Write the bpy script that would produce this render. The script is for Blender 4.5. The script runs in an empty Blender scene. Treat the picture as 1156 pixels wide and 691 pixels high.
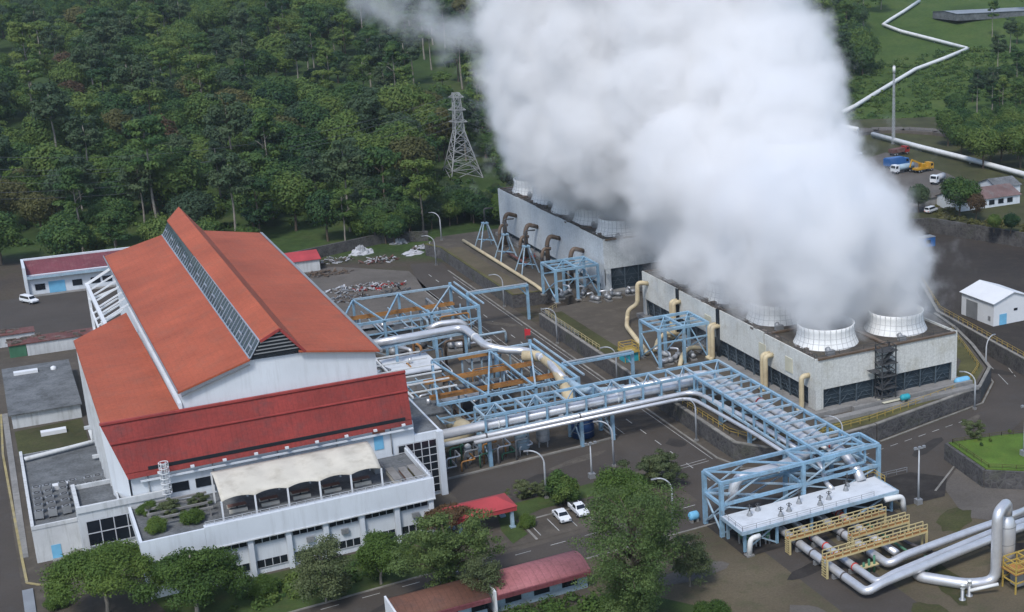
import bpy, math, random
import numpy as np
from mathutils import Vector, Matrix

S = bpy.context.scene
COL = S.collection
R = math.radians
random.seed(7)

# ---------------------------------------------------------------- camera, sky, sun, exposure
HC, FP, CX, CY = 90.0, 1533.31, 955.8, 345.5
PIT, YAW = R(16.175), R(32.847)
cam = bpy.data.cameras.new('camera'); camo = bpy.data.objects.new('camera', cam); COL.objects.link(camo)
cam.sensor_width = 36.0; cam.sensor_fit = 'HORIZONTAL'; cam.lens = FP / 1156 * 36
cam.shift_x = -(CX - 578) / 1156
cam.clip_start = 1.0; cam.clip_end = 8000
camo.location = (0, 0, HC); camo.rotation_euler = (math.pi / 2 - PIT, 0, -YAW)
S.camera = camo

SUN_EL, SUN_AZ = R(54), R(222)          # azimuth measured from +Y towards +X
W = bpy.data.worlds.new('World'); S.world = W; W.use_nodes = True
wn = W.node_tree; bg = wn.nodes['Background']
sky = wn.nodes.new('ShaderNodeTexSky'); sky.sky_type = 'NISHITA'; sky.sun_disc = False
sky.sun_elevation = SUN_EL; sky.sun_rotation = SUN_AZ; sky.air_density = 1.0; sky.dust_density = 1.2; sky.ozone_density = 1.0
wn.links.new(sky.outputs[0], bg.inputs[0]); bg.inputs[1].default_value = 0.112
sun = bpy.data.lights.new('sun', 'SUN'); suno = bpy.data.objects.new('sun', sun); COL.objects.link(suno)
sun.energy = 1.5; sun.angle = R(13); sun.color = (1.0, 0.975, 0.945)
sd = Vector((math.sin(SUN_AZ) * math.cos(SUN_EL), math.cos(SUN_AZ) * math.cos(SUN_EL), math.sin(SUN_EL)))
suno.rotation_euler = sd.to_track_quat('Z', 'Y').to_euler(); suno.location = (0, 0, 300)
S.view_settings.view_transform = 'Standard'; S.view_settings.look = 'None'
S.view_settings.exposure = 0.82; S.view_settings.gamma = 1.0; S.view_settings.use_curve_mapping = False
S.cycles.max_bounces = 18; S.cycles.diffuse_bounces = 3; S.cycles.glossy_bounces = 2
S.cycles.transmission_bounces = 4; S.cycles.transparent_max_bounces = 6; S.cycles.volume_bounces = 16
S.cycles.volume_step_rate = 2.0; S.cycles.volume_max_steps = 200
S.cycles.use_denoising = True
S.cycles.caustics_reflective = False; S.cycles.caustics_refractive = False

# ---------------------------------------------------------------- picture measurements to places
cP, sP = math.cos(PIT), math.sin(PIT); cY, sY = math.cos(YAW), math.sin(YAW)
def ray(px, py):
    u = (px - CX) / FP; v = (py - CY) / FP
    a, b, c = u, cP - v * sP, -(sP + v * cP)
    return Vector((a * cY + b * sY, -a * sY + b * cY, c))
def at(px, py, z=0.0):
    d = ray(px, py); return Vector((0, 0, HC)) + d * ((z - HC) / d.z)
def atY(px, py, y): d = ray(px, py); return Vector((0, 0, HC)) + d * (y / d.y)
def atX(px, py, x): d = ray(px, py); return Vector((0, 0, HC)) + d * (x / d.x)
def atD(px, py, depth): return Vector((0, 0, HC)) + ray(px, py) * depth
def fl(x, y): return x * sY + y * cY, x * cY - y * sY      # forward, lateral
def unfl(f, l): return f * sY + l * cY, f * cY - l * sY
def th(x, y):                                              # height of the land
    f, l = fl(x, y)
    t = min(1, max(0, (l + 115) / 95)); t = t * t * (3 - 2 * t)
    d = f - (445 + 150 * t)
    sp = max(0, .5 * (d + math.sqrt(d * d + 3600)) - 8)
    z = sp * (0.085 + 0.03 * t)
    z += min(1, sp / 30) * (1.6 * math.sin(x * .021 + y * .013) + 1.1 * math.sin(x * .05 - y * .037))
    return z
def atT(px, py):
    d = ray(px, py); t = 250 / 1.0; o = Vector((0, 0, HC))
    for _ in range(900):
        p = o + d * t
        if p.z <= th(p.x, p.y): break
        t += 1.5
    return Vector((p.x, p.y, th(p.x, p.y)))

# ---------------------------------------------------------------- materials
def newmat(name):
    m = bpy.data.materials.new(name); m.use_nodes = True
    nt = m.node_tree; b = nt.nodes['Principled BSDF']; return m, nt, b
def N(nt, t, **k):
    n = nt.nodes.new(t)
    for a, v in k.items(): setattr(n, a, v)
    return n
def coords(nt, scale=(1, 1, 1)):
    g = N(nt, 'ShaderNodeNewGeometry'); mp = N(nt, 'ShaderNodeMapping'); mp.inputs['Scale'].default_value = scale
    nt.links.new(g.outputs['Position'], mp.inputs['Vector']); return mp.outputs['Vector']
def noise(nt, vec, sc, det=4, rough=.6):
    n = N(nt, 'ShaderNodeTexNoise'); n.inputs['Scale'].default_value = sc; n.inputs['Detail'].default_value = det
    n.inputs['Roughness'].default_value = rough; nt.links.new(vec, n.inputs['Vector']); return n.outputs['Fac']
def ramp(nt, fac, stops):
    r = N(nt, 'ShaderNodeValToRGB'); e = r.color_ramp.elements
    while len(e) < len(stops): e.new(0.5)
    for i, (p, c) in enumerate(stops): e[i].position = p; e[i].color = (*c, 1) if len(c) == 3 else c
    nt.links.new(fac, r.inputs[0]); return r.outputs[0]
def mix(nt, fac, a, b, mode='MIX'):
    m = N(nt, 'ShaderNodeMix', data_type='RGBA', blend_type=mode)
    for i, v in ((0, fac), (6, a), (7, b)):
        if hasattr(v, 'links') or isinstance(v, bpy.types.NodeSocket): nt.links.new(v, m.inputs[i])
        elif i == 0: m.inputs[0].default_value = v
        else: m.inputs[i].default_value = (*v, 1)
    return m.outputs[2]
def sc3(c, k): return tuple(min(1, x * k) for x in c)
def M(name, col, rough=.8, var=.18, scale=.25, metal=0, dirt=None, dirt_amt=.5, streak=False, spec=.3, bump=0, fine=0):
    """painted or raw surface with broad mottling, optional dirt (streaky down walls)"""
    m, nt, b = newmat(name)
    v = coords(nt); n1 = noise(nt, v, scale, 5)
    c = ramp(nt, n1, [(.3, sc3(col, 1 - var)), (.7, sc3(col, 1 + var))])
    if dirt:
        v2 = coords(nt, (1.2, 1.2, .12)) if streak else coords(nt)
        n2 = noise(nt, v2, 1.0 if streak else .35, 6, .7)
        f = ramp(nt, n2, [(.5, (0, 0, 0)), (.72, (dirt_amt,) * 3)])
        c = mix(nt, f, c, dirt)
    if fine:
        n3 = noise(nt, v, 3.0, 3)
        c = mix(nt, fine, c, ramp(nt, n3, [(.3, (.35,) * 3), (.7, (1,) * 3)]), 'MULTIPLY')
    nt.links.new(c, b.inputs['Base Color']); b.inputs['Roughness'].default_value = rough
    b.inputs['Metallic'].default_value = metal; b.inputs['Specular IOR Level'].default_value = spec
    if bump:
        bp = N(nt, 'ShaderNodeBump'); bp.inputs['Strength'].default_value = bump; bp.inputs['Distance'].default_value = .3
        nt.links.new(noise(nt, v, 1.3, 6, .7), bp.inputs['Height']); nt.links.new(bp.outputs[0], b.inputs['Normal'])
    return m
def ribbed(name, col, axis, period, var=.12, dirt=None, amt=.5, rough=.7, strength=.35, line=.12, weather=None):
    """sheet metal: ribs along one axis, blotches and stains"""
    m = M(name, col, rough, var, .12, dirt=dirt, dirt_amt=amt, fine=.4)
    nt = m.node_tree; b = nt.nodes['Principled BSDF']
    w = N(nt, 'ShaderNodeTexWave', wave_type='BANDS', bands_direction=axis, wave_profile='SAW')
    w.inputs['Scale'].default_value = 1.0 / period * .3142; w.inputs['Distortion'].default_value = 0
    nt.links.new(coords(nt), w.inputs['Vector'])
    old = b.inputs['Base Color'].links[0].from_socket
    f = ramp(nt, w.outputs['Fac'], [(.0, (1 - line * 3,) * 3), (.12, (1,) * 3), (1, (1 - line * .4,) * 3)])
    nt.links.new(mix(nt, 1.0, old, f, 'MULTIPLY'), b.inputs['Base Color'])
    if weather:
        st = noise(nt, coords(nt, weather), 1.0, 7, .75)
        cur = b.inputs['Base Color'].links[0].from_socket
        cur = mix(nt, .6, cur, ramp(nt, st, [(.28, (.62, .60, .58)), (.48, (1, 1, 1)), (.62, (1.0, 1.0, 1.0)), (.8, (1.22, 1.26, 1.3))]), 'MULTIPLY')
        big_ = noise(nt, coords(nt), .09, 4)
        cur = mix(nt, .7, cur, ramp(nt, big_, [(.3, (.82, .80, .8)), (.6, (1.08, 1.06, 1.05))]), 'MULTIPLY')
        nt.links.new(cur, b.inputs['Base Color'])
    bp = N(nt, 'ShaderNodeBump'); bp.inputs['Strength'].default_value = strength; bp.inputs['Distance'].default_value = .15
    nt.links.new(w.outputs['Fac'], bp.inputs['Height']); nt.links.new(bp.outputs[0], b.inputs['Normal'])
    return m
MT = {}
MT['orange'] = ribbed('orange_roof', (.41, .098, .046), 'X', .9, .12, (.31, .105, .06), .7, line=.05, strength=.15, weather=(.12, 1.1, .12))
MT['orange_trim'] = M('orange_trim', (.42, .13, .07))
MT['red'] = ribbed('red_roof', (.25, .036, .030), 'X', .7, .22, (.13, .042, .042), .9, line=.08, weather=(1.3, .2, .16))
MT['redtrim'] = M('red_trim', (.30, .05, .045), var=.25, dirt=(.08, .03, .03))
MT['redfascia'] = M('red_fascia', (.36, .05, .055), .6)
MT['pinkroof'] = ribbed('faded_pink_roof', (.36, .14, .15), 'X', 1.0, .18, (.22, .09, .09), .7, weather=(1.2, .25, .25))
MT['maroon'] = ribbed('maroon_roof', (.17, .05, .06), 'X', .8, .25, (.30, .14, .14), .6)
MT['rust'] = ribbed('rusty_roof', (.15, .06, .05), 'X', .7, .3, (.30, .24, .22), .6)
MT['brownroof'] = ribbed('brown_roof', (.16, .075, .05), 'X', .8, .25, (.10, .06, .05), .7)
MT['white'] = M('white_wall', (.60, .64, .68), .8, .08, .1, dirt=(.40, .42, .43), dirt_amt=.4, streak=True)
MT['whited'] = M('weathered_white_wall', (.52, .54, .55), .85, .12, .3, dirt=(.27, .28, .27), dirt_amt=.75, streak=True)
MT['whiteclean'] = M('white_paint', (.66, .68, .70), .6, .05)
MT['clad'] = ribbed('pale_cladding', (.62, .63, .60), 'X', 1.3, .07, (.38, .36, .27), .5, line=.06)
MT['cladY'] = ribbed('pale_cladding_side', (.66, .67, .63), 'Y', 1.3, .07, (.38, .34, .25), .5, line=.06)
MT['cladb'] = ribbed('blue_grey_cladding', (.60, .64, .66), 'Y', 1.5, .05, (.40, .43, .45), .4, line=.06)
MT['cladbx'] = ribbed('blue_grey_cladding_front', (.55, .59, .61), 'X', 1.5, .05, (.36, .39, .41), .4, line=.06)
MT['patch'] = M('cream_panel', (.50, .48, .37))
MT['stack'] = M('fan_stack_grp', (.72, .73, .72), .55, .06, .4, dirt=(.5, .5, .48), dirt_amt=.4, streak=True)
MT['stackrib'] = M('fan_stack_rib', (.45, .46, .46))
MT['deck'] = M('fan_deck', (.075, .065, .055), .9, .4, .3, dirt=(.13, .11, .07), dirt_amt=.7, fine=.4)
MT['darkin'] = M('dark_fill', (.012, .017, .022), .8)
MT['louv'] = M('louvre_slats', (.030, .045, .058), .5, .3, .4)
MT['lattice'] = M('louvre_lattice', (.075, .10, .12), .7, .3, .8)
MT['glass'] = M('dark_glass', (.012, .016, .022), .15, .3, .2, spec=.5)
MT['mull'] = M('white_mullion', (.45, .47, .50), .6)
MT['clere'] = M('clerestory_glass', (.028, .045, .07), .2, .25, .3, spec=.5)
MT['clerebar'] = M('clerestory_bars', (.28, .32, .37), .6)
MT['blue'] = M('sky_blue_steel', (.24, .40, .53), .5, .16, .5, dirt=(.20, .20, .19), dirt_amt=.7, fine=.3)
MT['bluep'] = M('pale_blue_steel', (.33, .45, .54), .5, .16, .5, dirt=(.24, .23, .21), dirt_amt=.7, fine=.3)
MT['bluedoor'] = M('light_blue_door', (.16, .42, .62), .6)
MT['navy'] = M('navy_tank', (.02, .06, .17), .5)
MT['teal'] = M('teal_paint', (.03, .30, .36), .5)
MT['pipe'] = M('aluminium_lagging', (.62, .63, .65), .38, .08, .6, metal=.55, dirt=(.36, .36, .35), dirt_amt=.4)
MT['pipew'] = M('white_pipe', (.66, .67, .66), .5, .06, dirt=(.4, .4, .36), dirt_amt=.5)
MT['band'] = M('pipe_band', (.10, .09, .09), .5, metal=.4)
MT['redband'] = M('red_pipe_band', (.45, .05, .04))
MT['beige'] = M('beige_pipe', (.50, .42, .27), .55, .1, .5, dirt=(.3, .22, .13), dirt_amt=.6)
MT['brownpipe'] = M('brown_pipe', (.12, .085, .06), .5, .25, .6)
MT['orangebeam'] = M('rusty_orange_tray', (.34, .17, .055), .75, .3, .4, dirt=(.15, .07, .04), dirt_amt=.8)
MT['yellow'] = M('yellow_steel', (.42, .30, .075), .55, .15, dirt=(.26, .16, .06), dirt_amt=.6)
MT['cream'] = M('cream_steel', (.50, .42, .22), .55, .12, dirt=(.32, .22, .10), dirt_amt=.6)
MT['steel'] = M('galvanised_steel', (.30, .31, .32), .5, .15, metal=.4)
MT['darksteel'] = M('dark_steel', (.055, .058, .062), .6, .3)
MT['pole'] = M('lamp_pole', (.42, .44, .46), .5)
MT['conc'] = M('concrete', (.24, .235, .225), .9, .22, .2, dirt=(.12, .12, .11), dirt_amt=.7, fine=.3)
MT['slab'] = M('grey_roof_slab', (.155, .165, .172), .9, .3, .25, dirt=(.07, .075, .075), dirt_amt=.9, fine=.6)
MT['deckplate'] = M('light_deck_plate', (.58, .61, .64), .6, .08, .3, dirt=(.30, .31, .32), dirt_amt=.5)
MT['asphalt'] = M('asphalt', (.068, .058, .049), .9, .18, .06, dirt=(.075, .07, .065), dirt_amt=.7, fine=.25)
MT['asphalt2'] = M('worn_asphalt', (.082, .070, .056), .9, .3, .07, dirt=(.13, .112, .088), dirt_amt=.8, fine=.25)
MT['dirt'] = M('brown_dirt', (.112, .092, .060), .95, .35, .05, dirt=(.078, .082, .040), dirt_amt=.8, fine=.4)
MT['path'] = M('pale_gravel', (.125, .112, .098), .95, .2, .1, dirt=(.08, .07, .055), dirt_amt=.6, fine=.35)
MT['grass'] = M('mown_grass', (.055, .088, .022), .95, .3, .15, dirt=(.09, .085, .03), dirt_amt=.6, fine=.5)
MT['drygrass'] = M('rough_grass', (.060, .064, .022), .95, .35, .1, dirt=(.085, .07, .04), dirt_amt=.8, fine=.5)
MT['brightgrass'] = M('bright_lawn', (.085, .15, .02), .95, .25, .2, dirt=(.14, .16, .03), dirt_amt=.5, fine=.4)
MT['moss'] = M('mossy_top', (.10, .095, .035), .95, .3, .2, fine=.4)
MT['line'] = M('road_paint', (.42, .42, .40), .7, .25, .8, dirt=(.12, .12, .12), dirt_amt=.9)
MT['kerb'] = M('kerb_stone', (.22, .21, .19), .9, .3, .4, dirt=(.10, .10, .08), dirt_amt=.8)
MT['kerby'] = M('yellow_kerb', (.30, .25, .12), .9, .3, .4, dirt=(.2, .2, .2), dirt_amt=.8)
MT['canvas'] = M('cream_canvas', (.52, .49, .42), .85, .1, .3, dirt=(.32, .29, .23), dirt_amt=.7)
MT['brickfloor'] = M('red_brown_floor', (.17, .09, .07), .9, .25)
MT['rubber'] = M('tyre_rubber', (.02, .02, .02), .85)
MT['carwhite'] = M('white_car_paint', (.72, .74, .76), .3, .03, spec=.5)
MT['truckblue'] = M('blue_truck_paint', (.03, .12, .33), .45, .1)
MT['truckyellow'] = M('yellow_truck_paint', (.50, .27, .02), .5, .15)
MT['truckred'] = M('red_truck_paint', (.28, .03, .025), .5, .2)
MT['tile'] = ribbed('mottled_tiles', (.20, .13, .12), 'X', .6, .35, (.20, .19, .185), .9)
MT['soil'] = M('dark_soil', (.035, .031, .028), .95, .4, .4, fine=.4)
MT['yardsoil'] = M('dark_yard_soil', (.044, .037, .032), .95, .35, .04, dirt=(.066, .058, .042), dirt_amt=.7, fine=.4)
MT['patchdark'] = M('asphalt_repair', (.040, .036, .033), .9, .2, .4, fine=.3)
MT['patchpale'] = M('dusty_asphalt', (.105, .092, .076), .95, .3, .4, dirt=(.06, .05, .04), dirt_amt=.9, fine=.5)
MT['bark'] = M('bark', (.12, .095, .07), .95, .35, .8, fine=.4)
MT['palebark'] = M('pale_bark', (.26, .235, .20), .95, .3, .8, fine=.3)
MT['scrapw'] = M('white_tarpaulin', (.40, .41, .43), .7, .2, .7)
MT['scrapb'] = M('scrap_metal', (.11, .09, .075), .8, .6, .9, dirt=(.24, .22, .20), dirt_amt=.8)
MT['wire'] = M('power_line_wire', (.10, .11, .12), .5)
MT['greenp'] = M('green_painted_steel', (.06, .17, .10), .6)
MT['sign'] = M('sign_board', (.30, .10, .05), .7)
MT['flagred'] = M('red_cloth', (.45, .03, .04), .8)
def stone_mat():
    m, nt, b = newmat('dark_stone_masonry')
    v = coords(nt); vo = N(nt, 'ShaderNodeTexVoronoi'); vo.inputs['Scale'].default_value = 1.1
    nt.links.new(v, vo.inputs['Vector'])
    c = mix(nt, .55, ramp(nt, noise(nt, v, .5, 6), [(.3, (.040, .038, .040)), (.7, (.105, .10, .10))]), ramp(nt, noise(nt, v, 1.1, 2), [(.3, (.5,) * 3), (.7, (1.2,) * 3)]), 'MULTIPLY')
    ve = N(nt, 'ShaderNodeTexVoronoi', feature='DISTANCE_TO_EDGE'); ve.inputs['Scale'].default_value = 1.1; nt.links.new(v, ve.inputs['Vector'])
    c = mix(nt, ramp(nt, ve.outputs['Distance'], [(0, (1, 1, 1)), (.08, (0, 0, 0))]), c, (.10, .098, .09))
    c = mix(nt, ramp(nt, noise(nt, v, .22, 5), [(.55, (0, 0, 0)), (.75, (.6, .6, .6))]), c, (.05, .06, .025))
    nt.links.new(c, b.inputs['Base Color']); b.inputs['Roughness'].default_value = .95
    bp = N(nt, 'ShaderNodeBump'); bp.inputs['Strength'].default_value = .8; bp.inputs['Distance'].default_value = .2
    nt.links.new(ve.outputs['Distance'], bp.inputs['Height']); nt.links.new(bp.outputs[0], b.inputs['Normal'])
    return m
MT['stone'] = stone_mat()
def ground_mat():
    m, nt, b = newmat('land')
    v = coords(nt)
    dirt = ramp(nt, noise(nt, v, .05, 6, .65), [(.3, (.058, .052, .046)), (.5, (.080, .066, .052)), (.7, (.062, .062, .036))])
    dirt = mix(nt, .5, dirt, ramp(nt, noise(nt, v, 1.2, 4), [(.3, (.5,) * 3), (.7, (1.1,) * 3)]), 'MULTIPLY')
    forest = ramp(nt, noise(nt, v, .03, 6, .7), [(.3, (.022, .040, .014)), (.5, (.045, .078, .022)), (.7, (.080, .095, .034))])
    field = ramp(nt, noise(nt, v, .022, 7, .7), [(.3, (.034, .064, .016)), (.5, (.062, .105, .024)), (.68, (.092, .125, .033)), (.8, (.105, .10, .045))])
    tex = mix(nt, .6, (1, 1, 1), ramp(nt, noise(nt, v, .6, 5, .7), [(.3, (.4,) * 3), (.7, (1.15,) * 3)]), 'MULTIPLY')
    s = N(nt, 'ShaderNodeSeparateXYZ'); nt.links.new(v, s.inputs[0])
    def lin(a, bb, c0):
        m1 = N(nt, 'ShaderNodeMath', operation='MULTIPLY'); m1.inputs[1].default_value = a; nt.links.new(s.outputs[0], m1.inputs[0])
        m2 = N(nt, 'ShaderNodeMath', operation='MULTIPLY_ADD'); m2.inputs[1].default_value = bb; nt.links.new(s.outputs[1], m2.inputs[0]); nt.links.new(m1.outputs[0], m2.inputs[2])
        m3 = N(nt, 'ShaderNodeMath', operation='ADD'); m3.inputs[1].default_value = c0; nt.links.new(m2.outputs[0], m3.inputs[0]); return m3.outputs[0]
    nn = noise(nt, v, .03, 4)
    def step(val, wob, width):
        a = N(nt, 'ShaderNodeMath', operation='MULTIPLY_ADD'); a.inputs[1].default_value = wob; nt.links.new(nn, a.inputs[0]); nt.links.new(val, a.inputs[2])
        mr = N(nt, 'ShaderNodeMapRange'); mr.inputs[1].default_value = wob / 2; mr.inputs[2].default_value = wob / 2 + width; nt.links.new(a.outputs[0], mr.inputs[0]); return mr.outputs[0]
    right = step(lin(cY, -sY, 40), 30, 20)
    green = mix(nt, right, forest, field)
    far = step(lin(sY, cY, -350), 24, 12)
    c = mix(nt, far, dirt, mix(nt, 1.0, green, tex, 'MULTIPLY'))
    nt.links.new(c, b.inputs['Base Color']); b.inputs['Roughness'].default_value = .95; b.inputs['Specular IOR Level'].default_value = .15
    return m
MT['land'] = ground_mat()
def leaf_mat(name, stops, sat=1.0):
    m, nt, b = newmat(name)
    oi = N(nt, 'ShaderNodeObjectInfo'); at_ = N(nt, 'ShaderNodeAttribute', attribute_name='tint')
    a = N(nt, 'ShaderNodeMath', operation='MULTIPLY'); a.inputs[1].default_value = .5; nt.links.new(oi.outputs['Random'], a.inputs[0])
    c = N(nt, 'ShaderNodeMath', operation='MULTIPLY_ADD'); c.inputs[1].default_value = .5; nt.links.new(at_.outputs['Fac'], c.inputs[0]); nt.links.new(a.outputs[0], c.inputs[2])
    col = ramp(nt, c.outputs[0], stops)
    nt.links.new(col, b.inputs['Base Color']); b.inputs['Roughness'].default_value = .65; b.inputs['Specular IOR Level'].default_value = .25
    tr = N(nt, 'ShaderNodeBsdfTranslucent'); nt.links.new(col, tr.inputs[0])
    mx = N(nt, 'ShaderNodeMixShader'); mx.inputs[0].default_value = .35
    nt.links.new(b.outputs[0], mx.inputs[1]); nt.links.new(tr.outputs[0], mx.inputs[2])
    nt.links.new(mx.outputs[0], nt.nodes['Material Output'].inputs[0]); return m
MT['leaf'] = leaf_mat('forest_leaves', [(.08, (.014, .044, .022)), (.32, (.042, .098, .030)), (.6, (.096, .160, .038)), (.95, (.165, .215, .050))])
MT['leafb'] = leaf_mat('fresh_leaves', [(.1, (.055, .105, .024)), (.5, (.095, .160, .032)), (.95, (.15, .215, .045))])
MT['leafgf'] = leaf_mat('grey_forest_leaves', [(.1, (.040, .075, .042)), (.5, (.062, .105, .050)), (.95, (.10, .14, .062))])
MT['leaff'] = leaf_mat('feathery_leaves', [(.1, (.075, .125, .040)), (.5, (.115, .17, .052)), (.95, (.165, .215, .07))])
MT['leafo'] = leaf_mat('olive_leaves', [(.1, (.075, .085, .030)), (.5, (.11, .115, .04)), (.95, (.15, .14, .05))])
MT['leafr'] = leaf_mat('brown_leaves', [(.1, (.085, .060, .035)), (.5, (.12, .080, .045)), (.95, (.15, .09, .04))])
MT['leafg'] = leaf_mat('grey_green_leaves', [(.1, (.085, .115, .050)), (.5, (.125, .155, .068)), (.95, (.17, .195, .09))])

# ---------------------------------------------------------------- building helpers
ORG = {}
def put(o, label=None, cat=None, group=None, kind=None):
    if label: o['label'] = label
    if cat: o['category'] = cat
    if group: o['group'] = group
    if kind: o['kind'] = kind
    return o
def thing(name, label, cat, loc=(0, 0, 0), group=None, rz=0):
    o = bpy.data.objects.new(name, None); COL.objects.link(o); o.location = loc; o.rotation_euler = (0, 0, rz)
    o.empty_display_size = .5
    ORG[o.name] = Vector((0, 0, 0)) if rz else Vector(loc)
    return put(o, label, cat, group)
EACH = {'pilaster', 'side_parapet', 'corner_leg', 'wall_duct', 'window', 'leg', 'post', 'side_pier', 'eaves_lamp', 'saddle', 'bench', 'front_wall', 'wall', 'parapet', 'basin_ledge', 'gutter', 'eaves_flashing', 'bargeboard', 'pipe'}
class MB:
    def __init__(s): s.v = []; s.f = []; s.mi = []; s.m = 0; s.sm = []; s.smooth = False; s.parts = []
    def add(s, vs, fs):
        n = len(s.v); s.parts.append((n, len(s.f))); s.v += [tuple(v) for v in vs]
        for f in fs: s.f.append([n + i for i in f]); s.mi.append(s.m); s.sm.append(s.smooth)
        return s
    def box(s, x0, x1, y0, y1, z0, z1):
        return s.add([(x0, y0, z0), (x1, y0, z0), (x1, y1, z0), (x0, y1, z0), (x0, y0, z1), (x1, y0, z1), (x1, y1, z1), (x0, y1, z1)],
                     [(0, 3, 2, 1), (4, 5, 6, 7), (0, 1, 5, 4), (1, 2, 6, 5), (2, 3, 7, 6), (3, 0, 4, 7)])
    def beam(s, p, q, w, h=None):
        p, q = Vector(p), Vector(q); h = h or w; d = (q - p)
        if d.length < 1e-6: return s
        d.normalize(); up = Vector((0, 0, 1)) if abs(d.z) < .95 else Vector((0, 1, 0))
        a = d.cross(up).normalized() * (w / 2); b = a.cross(d).normalized() * (h / 2)
        return s.add([p - a - b, p + a - b, p + a + b, p - a + b, q - a - b, q + a - b, q + a + b, q - a + b],
                     [(0, 1, 2, 3), (7, 6, 5, 4), (0, 4, 5, 1), (1, 5, 6, 2), (2, 6, 7, 3), (3, 7, 4, 0)])
    def tube(s, pts, r, n=10, cap=True, rs=None):
        pts = [Vector(p) for p in pts]; k = len(pts); vs = []; old = s.smooth; s.smooth = True
        prev = None
        for i, p in enumerate(pts):
            d = (pts[min(i + 1, k - 1)] - pts[max(i - 1, 0)]).normalized()
            if prev is None:
                up = Vector((0, 0, 1)) if abs(d.z) < .9 else Vector((1, 0, 0)); a = d.cross(up).normalized()
            else:
                a = (prev - d * prev.dot(d)).normalized()
            prev = a; b = d.cross(a); rr = rs[i] if rs else r
            for j in range(n):
                t = 2 * math.pi * j / n; vs.append(p + a * math.cos(t) * rr + b * math.sin(t) * rr)
        fs = [(i * n + j, i * n + (j + 1) % n, (i + 1) * n + (j + 1) % n, (i + 1) * n + j) for i in range(k - 1) for j in range(n)]
        if cap: fs += [tuple(range(n))[::-1], tuple((k - 1) * n + j for j in range(n))]
        s.add(vs, fs); s.smooth = old; return s
    def lathe(s, c, prof, n=32, close=False):
        old = s.smooth; s.smooth = True; vs = []
        for r, z in prof:
            for j in range(n): t = 2 * math.pi * j / n; vs.append((c[0] + r * math.cos(t), c[1] + r * math.sin(t), c[2] + z))
        fs = [(i * n + j, i * n + (j + 1) % n, (i + 1) * n + (j + 1) % n, (i + 1) * n + j) for i in range(len(prof) - 1) for j in range(n)]
        if close: fs.append(tuple((len(prof) - 1) * n + j for j in range(n)))
        s.add(vs, fs); s.smooth = old; return s
    def prism(s, poly, z0, z1):
        n = len(poly); vs = [(p[0], p[1], z0) for p in poly] + [(p[0], p[1], z1) for p in poly]
        return s.add(vs, [tuple(range(n))[::-1], tuple(range(n, 2 * n))] + [(i, (i + 1) % n, n + (i + 1) % n, n + i) for i in range(n)])
    def slab(s, poly, t):                       # any planar 3d polygon thickened downwards
        n = len(poly); vs = [tuple(p) for p in poly] + [(p[0], p[1], p[2] - t) for p in poly]
        return s.add(vs, [tuple(range(n)), tuple(range(n, 2 * n))[::-1]] + [((i + 1) % n, i, n + i, n + (i + 1) % n) for i in range(n)])
    def extr(s, prof, y0, y1, axis='y'):        # profile (a, z) pushed along y (or x)
        n = len(prof)
        g = (lambda a, z, t: (a, t, z)) if axis == 'y' else (lambda a, z, t: (t, a, z))
        vs = [g(a, z, y0) for a, z in prof] + [g(a, z, y1) for a, z in prof]
        return s.add(vs, [tuple(range(n)), tuple(range(n, 2 * n))[::-1]] + [((i + 1) % n, i, n + i, n + (i + 1) % n) for i in range(n)])
    def quad(s, a, b, c, d): return s.add([a, b, c, d], [(0, 1, 2, 3)])
    def build(s, name, mats, parent=None, fix=True):
        if parent is not None and name in EACH and len(s.parts) > 1:
            for i, (v0, f0) in enumerate(s.parts):
                v1, f1 = s.parts[i + 1] if i + 1 < len(s.parts) else (len(s.v), len(s.f))
                q = MB(); q.v = s.v[v0:v1]; q.f = [[k - v0 for k in f] for f in s.f[f0:f1]]; q.mi = s.mi[f0:f1]; q.sm = s.sm[f0:f1]; q.parts = [(0, 0)]
                o = q.build(name, mats, parent, fix)
            return o
        me = bpy.data.meshes.new(name)
        vs = np.array(s.v, dtype=float)
        if parent is not None: o0 = np.array(ORG[parent.name])
        else: o0 = np.array([(vs[:, 0].min() + vs[:, 0].max()) / 2, (vs[:, 1].min() + vs[:, 1].max()) / 2, vs[:, 2].min()])
        me.from_pydata([tuple(v) for v in vs - o0], [], s.f)
        for m in (mats if isinstance(mats, (list, tuple)) else [mats]): me.materials.append(MT[m] if isinstance(m, str) else m)
        me.polygons.foreach_set('material_index', s.mi); me.polygons.foreach_set('use_smooth', s.sm)
        if fix:
            import bmesh
            bm = bmesh.new(); bm.from_mesh(me); bmesh.ops.recalc_face_normals(bm, faces=bm.faces); bm.to_mesh(me); bm.free()
        me.update()
        o = bpy.data.objects.new(name, me); COL.objects.link(o)
        if parent is not None: o.parent = parent; ORG[o.name] = Vector(o0)
        else: o.location = o0; ORG[o.name] = Vector(o0)
        return o
def struct(name, mb, mat): return put(mb.build(name, mat), kind='structure')
def memb(par, name, p, q, w, mat='blue', h=None): return MB().beam(p, q, w, h).build(name, mat, par)
def bend(pts, rad=1.2, n=5):
    """round the corners of a polyline"""
    pts = [Vector(p) for p in pts]; out = [pts[0]]
    for i in range(1, len(pts) - 1):
        a, b, c = pts[i - 1], pts[i], pts[i + 1]; r = min(rad, (a - b).length * .45, (c - b).length * .45)
        s, e = b + (a - b).normalized() * r, b + (c - b).normalized() * r
        for k in range(n + 1):
            t = k / n; out.append(s * (1 - t) ** 2 + b * 2 * t * (1 - t) + e * t * t)
    out.append(pts[-1]); return out
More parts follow.
